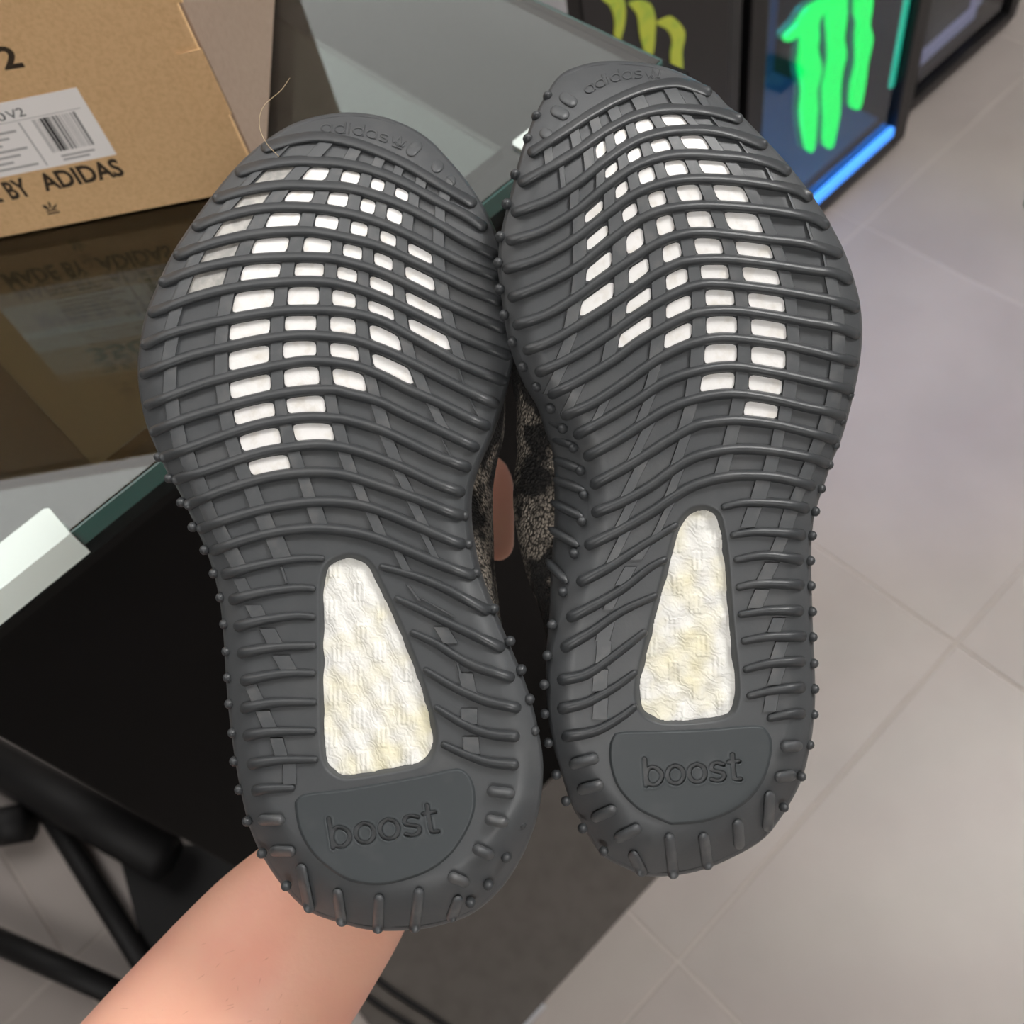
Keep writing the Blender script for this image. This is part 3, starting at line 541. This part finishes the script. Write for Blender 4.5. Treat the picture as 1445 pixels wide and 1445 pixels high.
def build_shoe(S,label):
    out=catmull(S['outline'],360,closed=True)
    outd=np.stack([np.interp(np.linspace(0,360,1800,endpoint=False),np.arange(361),np.r_[out[:,k],out[:1,k]]) for k in (0,1)],-1)
    ymin,ymax=out[:,1].min(),out[:,1].max()
    toe_y=ymin+190
    def odist(px,py):
        px=np.asarray(px,float).ravel(); py=np.asarray(py,float).ravel(); d=np.empty(px.size)
        od=outd
        for k in range(0,px.size,20000):
            d[k:k+20000]=np.sqrt(((px[k:k+20000,None]-od[None,:,0])**2+(py[k:k+20000,None]-od[None,:,1])**2).min(1))
        return d
    def base(px,py):
        z=S['z0']+S['zy']*(py-700)/1000+S['zx']*(px-S['cx'])/250
        t=np.clip((toe_y-py)/190,0,1.3); z=z+.014*t**2+.009*((py-640)/600)**2
        return z
    def roll(px,py,d):
        hw=sm((py-(ymax-200))/130)
        W=34+hw*34; A=.0045+hw*.009
        return A*np.clip(1-d/W,0,1)**2
    def surf(px,py,lift=0.,useroll=True):
        px=np.asarray(px,float); py=np.asarray(py,float); sh=px.shape
        z=base(px,py)
        if useroll: z=z+roll(px.ravel(),py.ravel(),odist(px,py)).reshape(sh)
        return PW(px,py,z-lift)
    ctr=PW(S['cx'],720,S['z0']); root=empty('sneaker',ctr,label,'shoe','pair of sneakers held up')
    sole=None
    # outsole skin as a dense sheet
    ys=ymin+.6+(ymax-ymin-1.2)*(.5-.5*np.cos(np.linspace(.012,math.pi-.012,430)))*.35+0
    u=np.linspace(0,1,560); uu=.78*u+.22*(.5-.5*np.cos(math.pi*u)); ys=ymin+.5+(ymax-ymin-1)*uu
    xl,xr=scan(out,ys); nc=240; s=np.linspace(0,1,nc); s=.75*s+.25*(.5-.5*np.cos(math.pi*s))
    PX=xl[:,None]*(1-s)+xr[:,None]*s; PY=np.repeat(ys[:,None],nc,1)
    d=odist(PX,PY).reshape(PX.shape)
    heel=catmull(S['heel'],140,closed=True); hs=list(zip(heel,np.roll(heel,-1,0)))
    hm=(PX>heel[:,0].min()-30)&(PX<heel[:,0].max()+30)&(PY>heel[:,1].min()-30)&(PY<heel[:,1].max()+30)
    hd=np.full(PX.shape,99.); q=segdist(PX[hm],PY[hm],hs); q[inside(PX[hm],PY[hm],heel)]*=-1; hd[hm]=q
    zz=base(PX,PY)+roll(PX,PY,d)
    zz+=.0042*(1-sm((hd+2.5)/13))                     # sloping lip of the heel window
    badge=catmull(S['badge'],120,closed=True); bs=list(zip(badge,np.roll(badge,-1,0)))
    V=PW(PX,PY,zz).reshape(-1,3)
    sole=mesh('outsole',V,grid_faces(len(ys),nc),rubber,root)
    # foam in the heel window, moulded with small ribbed pads
    hx0,hx1=heel[:,0].min()-4,heel[:,0].max()+4; hy0,hy1=heel[:,1].min()-4,heel[:,1].max()+4
    gx=np.arange(hx0,hx1,1.25); gy=np.arange(hy0,hy1,1.25); GX,GY=np.meshgrid(gx,gy)
    W_=34.; hh=30.
    U=(GX-hx0)/W_; Vv=(GY-hy0+(np.floor((GX-hx0)/W_)%2)*hh*.5*0)/hh
    h=.00035*np.sin(GX/9.+GY/14.)*np.sin(GY/11.-GX/23.)
    for r_ in range(int((hy1-hy0)/hh)+1):
        for c_ in range(-1,int((hx1-hx0)/W_)+2):
            if (r_+c_)%2: continue
            cx_=hx0+(c_+.5)*W_+6*math.sin(r_*2.1+c_); cy_=hy0+(r_+.5)*hh+3*math.sin(c_*1.7)
            mx_=(np.abs(GX-cx_)<10)&(np.abs(GY-cy_)<15)
            e=sm((10-np.abs(GX-cx_))/2.5)*sm((15-np.abs(GY-cy_))/3)
            h=h+mx_*e*(.00012+.00022*(.5+.5*np.cos((GX-cx_)*2*math.pi/6.6)))
    h+=.0004*np.cos(2*math.pi*(GX-hx0)/W_)*np.cos(2*math.pi*(GY-hy0)/hh/2)
    zf=base(GX,GY)+.0030-h
    keep=inside(GX,GY,badge*0+badge) if False else None
    hin=np.full(GX.shape,99.); hin=segdist(GX,GY,hs[::3] if False else hs); hin[inside(GX,GY,heel)]*=-1
    idx=-np.ones(GX.shape,int); Fc=grid_faces(len(gy),len(gx)); ok=(hin<3.5).ravel(); Fc=Fc[ok[Fc].all(1)]
    used=np.unique(Fc); remap=-np.ones(GX.size,int); remap[used]=np.arange(len(used))
    mesh('heel_foam',PW(GX,GY,zf).reshape(-1,3)[used],remap[Fc],foam,root)
    # heel badge with sunk lettering
    bx=np.arange(badge[:,0].min()-2,badge[:,0].max()+2,1.05); by=np.arange(badge[:,1].min()-2,badge[:,1].max()+2,1.05)
    GX,GY=np.meshgrid(bx,by); bd=segdist(GX,GY,bs); ins=inside(GX,GY,badge); bd[~ins]*=-1
    (tx0,ty0),(tx1,ty1)=S['text']; st_,wd=strokes('boost'); L_=math.hypot(tx1-tx0,ty1-ty0); ux,uy=(tx1-tx0)/L_,(ty1-ty0)/L_
    sx=L_/wd; sy=S['tsize']*.93; segs=[]
    for s_ in st_:
        P=[(tx0+a*sx*ux+b_*sy*uy*1.0, ty0+a*sx*uy-b_*sy) for a,b_ in s_]
        P=catmull(P,22) if len(P)>3 else P
        segs+=list(zip(P[:-1],P[1:]))
    m_=(GX>tx0-12)&(GX<tx1+12)&(GY>min(ty0,ty1)-60)&(GY<max(ty0,ty1)+12)
    td=np.full(GX.shape,99.); td[m_]=segdist(GX[m_],GY[m_],segs)
    lift=.0011*sm((bd+.8)/4.5)-.0024*(1-sm((td-2.0)/1.1))+.00012*np.exp(-((td-5.2)/1.3)**2)
    Fc=grid_faces(len(by),len(bx)); ok=(bd>-2.2).ravel(); Fc=Fc[ok[Fc].all(1)]; used=np.unique(Fc); remap=-np.ones(GX.size,int); remap[used]=np.arange(len(used))
    zb=base(GX,GY)+roll(GX.ravel(),GY.ravel(),odist(GX,GY)).reshape(GX.shape)*.55
    zb=np.where(bd<0,zb+.0012*np.clip(-bd/2,0,1),zb)
    mesh('heel_badge',PW(GX,GY,zb-lift+.0000).reshape(-1,3)[used],remap[Fc],badgem,root)
    # ribs
    def rib(name,P,r0,r1,h0,h1,m=ribm,wav=0,par=sole,endcap=(1,1)):
        P=catmull(P,max(8,int(np.linalg.norm(np.diff(np.array(P),axis=0),axis=1).sum()/4))) if len(P)>2 else np.linspace(P[0],P[1],14)
        n_=len(P); t=np.linspace(0,1,n_); seg_=np.r_[0,np.cumsum(np.linalg.norm(np.diff(P,axis=0),axis=1))]; Lt=seg_[-1]
        T=np.gradient(P,axis=0); T/=np.linalg.norm(T,axis=1)[:,None]; Nn=np.stack([-T[:,1],T[:,0]],-1)
        # extend by cap length samples
        def cap(dd,r): return np.sqrt(np.clip(1-(1-np.clip(dd/r,0,1))**2,0,1))
        e0=np.array([0,.06,.2,.45,.75])*r0; e1=np.array([0,.06,.2,.45,.75])*r1
        sa=np.r_[e0,np.linspace(r0,Lt-r1,max(3,int(Lt/4))),(Lt-e1)[::-1]]
        Pc=np.stack([np.interp(sa,seg_,P[:,k]) for k in (0,1)],-1); Nc=np.stack([np.interp(sa,seg_,Nn[:,k]) for k in (0,1)],-1)
        tt=sa/Lt; rr=(r0+(r1-r0)*tt)*cap(sa,r0)*cap(Lt-sa,r1)+.05; hh_=(h0+(h1-h0)*tt)*np.maximum(cap(sa,r0*1.4),0)*np.maximum(cap(Lt-sa,r1*1.4),0)
        th=np.linspace(math.pi,0,11); cs=np.cos(th); sn=np.sin(th)**.85
        PXr=Pc[:,0,None]+Nc[:,0,None]*rr[:,None]*cs; PYr=Pc[:,1,None]+Nc[:,1,None]*rr[:,None]*cs
        cz=base(Pc[:,0],Pc[:,1])+roll(Pc[:,0],Pc[:,1],odist(Pc[:,0],Pc[:,1]))
        zl=base(PXr,PYr)+roll(PXr.ravel(),PYr.ravel(),odist(PXr,PYr)).reshape(PXr.shape)
        Zr=zl+.0004-hh_[:,None]*sn-(.0004*(hh_>0))[:,None]*sn
        return mesh(name,PW(PXr,PYr,Zr).reshape(-1,3),grid_faces(len(sa),11),m,par)
    def lat(px,py): return px,py
    ribs=S['ribs']
    for k,P in enumerate(ribs):
        P=np.array(P,float); a_=P[0]-P[1]; b_=P[-1]-P[-2]; P[0]+=a_/np.linalg.norm(a_)*5; P[-1]+=b_/np.linalg.norm(b_)*5; rib('tread_rib',P,8.0,8.0,.0026,.0026)
    for P in S['half']:
        P=np.array(P,float); rib('tread_rib',P,8.4,5.2,.0027,.0015)
    for a_,b_ in S['pills']:
        small=a_[1]<400
        a_=np.array(a_,float); b_=np.array(b_,float); b_=b_+(b_-a_)/np.linalg.norm(b_-a_)*(9 if max(a_[1],b_[1])>1200 and abs(b_[1]-a_[1])>abs(b_[0]-a_[0]) else 0); rib('tread_lug',np.array([a_,b_]),8.5 if small else 8.0,8.5 if small else 8.0,.0013 if small else .0034,.0013 if small else .0034,m=barm)
    # nubs on the rim
    nm=None
    for k,(px,py) in enumerate(S['nubs']):
        c=np.array(PW(px,py,base(px,py)+.0062 if py>ymin+900 else base(px,py)+.005))
        n1=10; rr=7.6/F*S['z0']
        th=np.linspace(0,math.pi,8)[:,None]; ph=np.linspace(0,2*math.pi,n1,endpoint=False)[None,:]
        Q=np.stack([rr*np.sin(th)*np.cos(ph),rr*np.sin(th)*np.sin(ph),rr*1.25*np.cos(th)+0*ph],-1).reshape(-1,3)@R.T+c
        mesh('rim_nub',Q,grid_faces(8,n1,True),ribm,root)
    # bars and windows
    def ribY(k,x):
        P=catmull(ribs[min(k,len(ribs)-1)],120)+np.array([0,38.*(k>=len(ribs))]); o=np.argsort(P[:,0]); return np.interp(x,P[o,0],P[o,1])
    def cell(name,x0,x1,sk0,sk1,k,m,lift,pad_t,pad_b,edge,rnd=0,par=sole):
        nx=max(3,int((x1-x0)/6)+2); ny=5
        a=np.linspace(0,1,nx); b_=np.linspace(0,1,ny); Aq,Bq=np.meshgrid(a,b_)
        xm=x0+(x1-x0)*Aq; xc_=(x0+x1)/2; s1=abs(ribY(k,np.array([xc_+8]))-ribY(k,np.array([xc_-8])))[0]/16; s2_=abs(ribY(k+1,np.array([xc_+8]))-ribY(k+1,np.array([xc_-8])))[0]/16; pad_t=pad_t*(1+s1*s1)**.9; pad_b=pad_b*(1+s2_*s2_)**.9; yt=ribY(k,xm)+pad_t; yb=ribY(k+1,xm)-pad_b; ym=(yt+yb)/2
        for _ in range(3):
            sk=sk0+(sk1-sk0)*Aq; yy=yt+(yb-yt)*Bq; xx=xm+sk*(yy-ym); yt=ribY(k,xx)+pad_t; yb=ribY(k+1,xx)-pad_b
        yy=yt+(yb-yt)*Bq
        if rnd:   # pull the corners in
            cxm,cym=xx.mean(),yy.mean(); q=np.abs(2*Aq-1)**6*np.abs(2*Bq-1)**6
            xx=xx+(cxm-xx)*q*rnd/max((x1-x0)/2,1)*.75; yy=yy+(cym-yy)*q*.16
        # skirt ring
        grid=np.stack([xx,yy],-1)
        g=np.empty((ny+2,nx+2,2)); g[1:-1,1:-1]=grid; 
        ex=np.array([edge,0]); 
        g[1:-1,0]=grid[:,0]-ex; g[1:-1,-1]=grid[:,-1]+ex; g[0,1:-1]=grid[0]-np.array([0,edge]); g[-1,1:-1]=grid[-1]+np.array([0,edge])
        g[0,0]=grid[0,0]-edge*.7; g[0,-1]=grid[0,-1]+np.array([edge,-edge])*.7; g[-1,0]=grid[-1,0]+np.array([-edge,edge])*.7; g[-1,-1]=grid[-1,-1]+edge*.7
        lf=np.full((ny+2,nx+2),lift); lf[0]=lf[-1]=-.0004; lf[:,0]=lf[:,-1]=-.0004
        if rnd==0: lf=lf
        mesh(name,surf(g[...,0],g[...,1],lf).reshape(-1,3),grid_faces(ny+2,nx+2),m,par,sharp=40)
    for k,G in S['gaps'].items():
        sb=[((a+b_)/2,s_) for a,b_,s_ in G['bars']]; sxx=[p for p,_ in sb]; syy=[q for _,q in sb]
        for a,b_ in G.get('win',[]): cell('foam_window',a+.3,b_-.3,np.interp(a,sxx,syy),np.interp(b_,sxx,syy),k,foamw,.00012,8.6,7.0,.7,rnd=2.2,par=root)
        for a,b_ in G.get('dust',[]): cell('worn_window',a+.8,b_-.8,np.interp(a,sxx,syy),np.interp(b_,sxx,syy),k,dusty,.00012,5,5,.6,par=root)
        for a,b_,s_ in G['bars']:
            cell('tread_bar',a+.3,b_-.3,s_,s_,k,barm,.00115,1,1,.9)
    for (p,q,wd) in S['gaps2']:
        p=np.array(p,float); q=np.array(q,float)
        g=np.array([[ [p[0]-wd/2-1,p[1]],[p[0]-wd/2,p[1]],[p[0]+wd/2,p[1]],[p[0]+wd/2+1,p[1]]],[[(p+q)[0]/2-wd/2-1,(p+q)[1]/2],[(p+q)[0]/2-wd/2,(p+q)[1]/2],[(p+q)[0]/2+wd/2,(p+q)[1]/2],[(p+q)[0]/2+wd/2+1,(p+q)[1]/2]],[[q[0]-wd/2-1,q[1]],[q[0]-wd/2,q[1]],[q[0]+wd/2,q[1]],[q[0]+wd/2+1,q[1]]]])
        lf=np.array([[-.0003,.0008,.0008,-.0003]]*3); mesh('tread_bar',surf(g[...,0],g[...,1],lf).reshape(-1,3),grid_faces(3,4),barm,sole,sharp=30)
    # raised lettering on the toe
    path=catmull(S['toe_text'][2],60); sl=np.r_[0,np.cumsum(np.linalg.norm(np.diff(path,axis=0),axis=1))]
    st_,wd=strokes('adidas'); sc_=sl[-1]/wd; Vt=[];Ft=[]
    Tn=np.gradient(path,axis=0); Tn/=np.linalg.norm(Tn,axis=1)[:,None]
    polys=[]
    for s_ in st_:
        s2=catmull(s_,14) if len(s_)>3 else np.linspace(s_[0],s_[1],5)
        s2=np.array(s2); u_=np.clip(s2[:,0]*sc_,0,sl[-1]); bx_=np.stack([np.interp(u_,sl,path[:,k]) for k in (0,1)],-1); tx_=np.stack([np.interp(u_,sl,Tn[:,k]) for k in (0,1)],-1)
        nx_=np.stack([tx_[:,1],-tx_[:,0]],-1); polys.append(bx_+nx_*(s2[:,1:]-.5)*10.5)
    mxx,myy,mr_=S['mark']      # three-leaf mark drawn as small strokes
    for q in ([(-10,-3),(-7,5),(-3,0),(0,5)],[(0,-7),(-4,3),(0,8),(4,3),(0,-7)],[(4,5),(7,0),(10,-3),(8,6),(4,5)],[(-7,9),(7,9)]):
        c_,s__=math.cos(mr_),math.sin(mr_); polys.append(np.array([(mxx+a*c_-b_*s__,myy+a*s__+b_*c_) for a,b_ in q])*1.)
    for Pq in polys:
        n_=len(Pq); T=np.gradient(Pq,axis=0); T/=np.linalg.norm(T,axis=1)[:,None]+1e-9; Nn=np.stack([-T[:,1],T[:,0]],-1)
        off=np.array([-1.4,-.7,0,.7,1.4]); g=Pq[:,None,:]+Nn[:,None,:]*off[None,:,None]; lf=np.array([-.0001,.0005,.00062,.0005,-.0001])[None,:]+np.zeros((n_,5))
        b0=len(Vt)*0+sum(len(v) for v in Vt); Vt.append(surf(g[...,0],g[...,1],lf).reshape(-1,3)); Ft.append(grid_faces(n_,5)+b0)
    mesh('toe_lettering',np.vstack(Vt),np.vstack(Ft),rubber,sole)
    # sidewall and knitted upper
    cen=np.array([S['cx'],700.]); nrm=np.stack([np.gradient(out[:,1]),-np.gradient(out[:,0])],-1); nrm/=np.linalg.norm(nrm,axis=1)[:,None]
    if ((out-cen)*nrm).sum()<0: nrm=-nrm
    wy,ww,wa=S['wall_in'][0]; side=(out[:,0]>S['cx']) if S['flip']==1 else (out[:,0]<S['cx'])
    fl_=np.where(side,np.exp(-((out[:,1]-wy)/ww)**2),0)
    zb0=base(out[:,0],out[:,1])+roll(out[:,0],out[:,1],np.zeros(len(out)))
    fdx=float(S['flip']); rings=[]
    for (off,dz,k) in ((-.8,-.0002,0),(1.2,.0004,.03),(3.2,.0016,.15),(4.6,.005,.4),(4.6,.009,.75),(2,.015,1),(-3,.022,.95),(-9,.028,.8)):
        p=out+nrm*off+np.stack([fdx*fl_*wa*k,0*fl_],-1); rings.append(PW(p[:,0],p[:,1],zb0+dz))
    V=np.vstack(rings); mesh('sidewall',V,grid_faces(len(rings),len(out),True),rubber,root)
    rings=[]
    up=S.get('up',38)
    for (shr,dz,kw,ku) in ((-10,.0215,.93,0),(-12,.025,1,.35),(-12,.031,1,.75),(-14,.040,1,1.),(-26,.050,.95,1.),(-50,.062,.7,.8),(-90,.072,.3,.4),(-130,.078,0,.1),(-165,.078,0,0)):
        p=out+np.stack([fdx*fl_*(wa*kw+up*ku),0*fl_],-1)
        d_=p-cen; r_=np.linalg.norm(d_,axis=1)[:,None]; q=sm(fl_*1.6)[:,None]; shr=shr*(1-.75*q*(shr>-60)); p=cen+d_*np.clip(1+shr/np.maximum(r_,150),.12,1.2)
        rings.append(PW(p[:,0],p[:,1],zb0+dz))
    V=np.vstack(rings+[rings[-1].mean(0)[None]]); n_=len(out); Fc=grid_faces(len(rings),n_,True).tolist(); c0=len(V)-1; b0=(len(rings)-1)*n_
    Fc+=[[b0+i,b0+(i+1)%n_,c0] for i in range(n_)]
    mesh('knit_upper',V,Fc,knit,root)
    return root,base,sole
rl,baseL,_=build_shoe(SHOE_L,'left of the two charcoal sneakers, sole up, its heel lowest above the forearm')
rr_,baseR,soleR=build_shoe(SHOE_R,'right of the two charcoal sneakers, sole up, higher and clear of the forearm')
# ridges on the inner sidewall of the right shoe
for (p,q) in [((770,590),(800,604)),((779,617),(808,628)),((781,647),(820,663)),((781,676),(824,692)),((778,708),(822,730)),((775,745),(816,770)),((771,790),(800,822))]:
    p=np.array(p,float); q=np.array(q,float)
    zs=baseR(p[0],p[1])
    tube('sidewall_ridge',[PW(*(p+(q-p)*t),zs+.0045+.0125*(1-t)+.0005*t) for t in np.linspace(0,1,7)],[.0006,.0015,.0017,.0017,.0016,.0014,.0006],ribm,rr_,8)
# ---------------------------------------------------------------- arm and hand
def ringtube(P,ra,rb,up,n=28):
    P=np.asarray(P,float); T=np.gradient(P,axis=0); T/=np.linalg.norm(T,axis=1)[:,None]; V=[]
    th=np.arange(n)*2*math.pi/n
    for i in range(len(P)):
        a=np.cross(T[i],up); a/=np.linalg.norm(a); b_=np.cross(a,T[i])
        V.append(P[i]+ra[i]*np.cos(th)[:,None]*a+rb[i]*np.sin(th)[:,None]*b_)
    n0=n; V=np.vstack(V); Fc=grid_faces(len(P),n,True).tolist(); Fc+=[list(range(n))[::-1],[(len(P)-1)*n+k for k in range(n)]]
    return V,Fc
view=-R[:,2]
V=[];Fc=[]
def addp(v,f):
    b0=sum(len(x) for x in V); V.append(v); Fc.extend([[k+b0 for k in q] for q in f])
def chain(pts,rs,flat=1.0,n=20,steps=6):
    P=np.array([list(PW(a,b_,c+.008)) for a,b_,c in pts]); m=(len(P)-1)*steps+1
    C=catmull(np.hstack([P,np.array(rs)[:,None]]),m)
    Pp,r=C[:,:3],C[:,3]
    # round both ends
    T0=(Pp[0]-Pp[1]); T0/=np.linalg.norm(T0); T1=Pp[-1]-Pp[-2]; T1/=np.linalg.norm(T1)
    a=[(.95,.3),(.75,.66),(.4,.92)]
    Pp=np.vstack([[Pp[0]+T0*r[0]*u*flat for u,_ in a],Pp,[Pp[-1]+T1*r[-1]*u*flat for u,_ in a[::-1]]]); r=np.r_[[r[0]*v for _,v in a],r,[r[-1]*v for _,v in a[::-1]]]
    v,f=ringtube(Pp,r,r*flat,view,n); addp(v,f)
# forearm -> wrist -> palm (wide axis in the picture plane)
ax=[(-330,2210,.400),(-100,1940,.400),(130,1668,.400),(232,1545,.404),(322,1437,.408),(402,1340,.412),(470,1258,.418),(515,1180,.428),(535,1080,.440),(548,1000,.452),(556,920,.462),(562,830,.468)]
rw=[.050,.048,.0455,.0445,.0425,.0395,.0345,.0305,.029,.034,.038,.035]; rt=[.045,.043,.040,.039,.036,.032,.027,.022,.019,.016,.015,.012]
P=np.array([list(PW(a,b_,c_+.008)) for a,b_,c_ in ax]); C=catmull(np.hstack([P,np.array(rw)[:,None],np.array(rt)[:,None]]),80)
v,f=ringtube(C[:,:3],C[:,3],C[:,4],view,36); addp(v,f)
chain([(575,850,.468),(600,745,.474),(650,672,.472),(697,672,.458),(703,770,.446)],[.0105,.0098,.0090,.0082,.0074])   # index, seen in the slit
chain([(560,820,.470),(572,720,.478),(596,640,.474),(625,640,.462),(628,700,.452)],[.0108,.0100,.0092,.0085,.0077])
chain([(535,830,.470),(535,730,.478),(548,650,.474),(568,640,.462),(574,700,.452)],[.0104,.0096,.0088,.0082,.0074])
chain([(505,860,.466),(490,770,.472),(495,700,.470),(515,685,.460),(522,735,.452)],[.0092,.0084,.0076,.0071,.0065])
chain([(590,980,.456),(635,910,.456),(648,830,.456),(640,770,.452)],[.0125,.0115,.0105,.0088])                                    # thumb
arm=mesh('person',np.vstack(V),Fc,skin,None)
rm=arm.modifiers.new('merge','REMESH'); rm.mode='VOXEL'; rm.voxel_size=.0022; rm.use_smooth_shade=True
smo=arm.modifiers.new('smooth','SMOOTH'); smo.factor=.6; smo.iterations=6
tag(arm,'bare forearm and hand of a person holding the sneakers from behind','person')
# fine hairs on the forearm
hv=[];hf=[]
for k in range(170):
    t=random.uniform(.28,.66); s_=random.uniform(-.85,.7)
    i=int(t*79); c=C[i]; T=C[i+1,:3]-C[i,:3]; T/=np.linalg.norm(T); a=np.cross(T,view); a/=np.linalg.norm(a); b_=np.cross(a,T)
    if b_@view<0: b_=-b_
    ang=math.asin(s_); nrm_=a*math.sin(ang)+b_*math.cos(ang)
    p0=c[:3]+a*c[3]*math.sin(ang)*.985+b_*c[4]*math.cos(ang)*.985
    dr_=T*random.uniform(-1,-.3)+a*random.uniform(-.6,.6); L0=random.uniform(.003,.006)
    p1=p0+dr_*L0*.5+nrm_*.0009; p2=p0+dr_*L0+nrm_*.0011
    wv_=np.cross(dr_,nrm_); wv_/=np.linalg.norm(wv_)+1e-9; w_=.000035
    b0=len(hv); hv+= [p0-wv_*w_,p0+wv_*w_,p1-wv_*w_,p1+wv_*w_,p2]; hf+=[[b0,b0+1,b0+3,b0+2],[b0+2,b0+3,b0+4]]
hair=mesh('arm_hair',np.array(hv),hf,mat('brown_hair',(128,88,68),.6),arm,smooth=False); hair['kind']='stuff'
# loose thread on the left toe
tp=[(409,110),(396,128),(372,150),(366,176),(376,202),(394,221)]
th_=tube('loose_thread',[PW(a,b_,baseL(a,b_)+.006-.008*i/5) for i,(a,b_) in enumerate(tp)] if False else PW(catmull(tp,30)[:,0],catmull(tp,30)[:,1],np.linspace(.360,.3525,30)),.00012,mat('fawn_thread',(170,150,120),.8),None,6)
tag(th_,'fine fawn thread curling up from the toe of the left sneaker','thread')
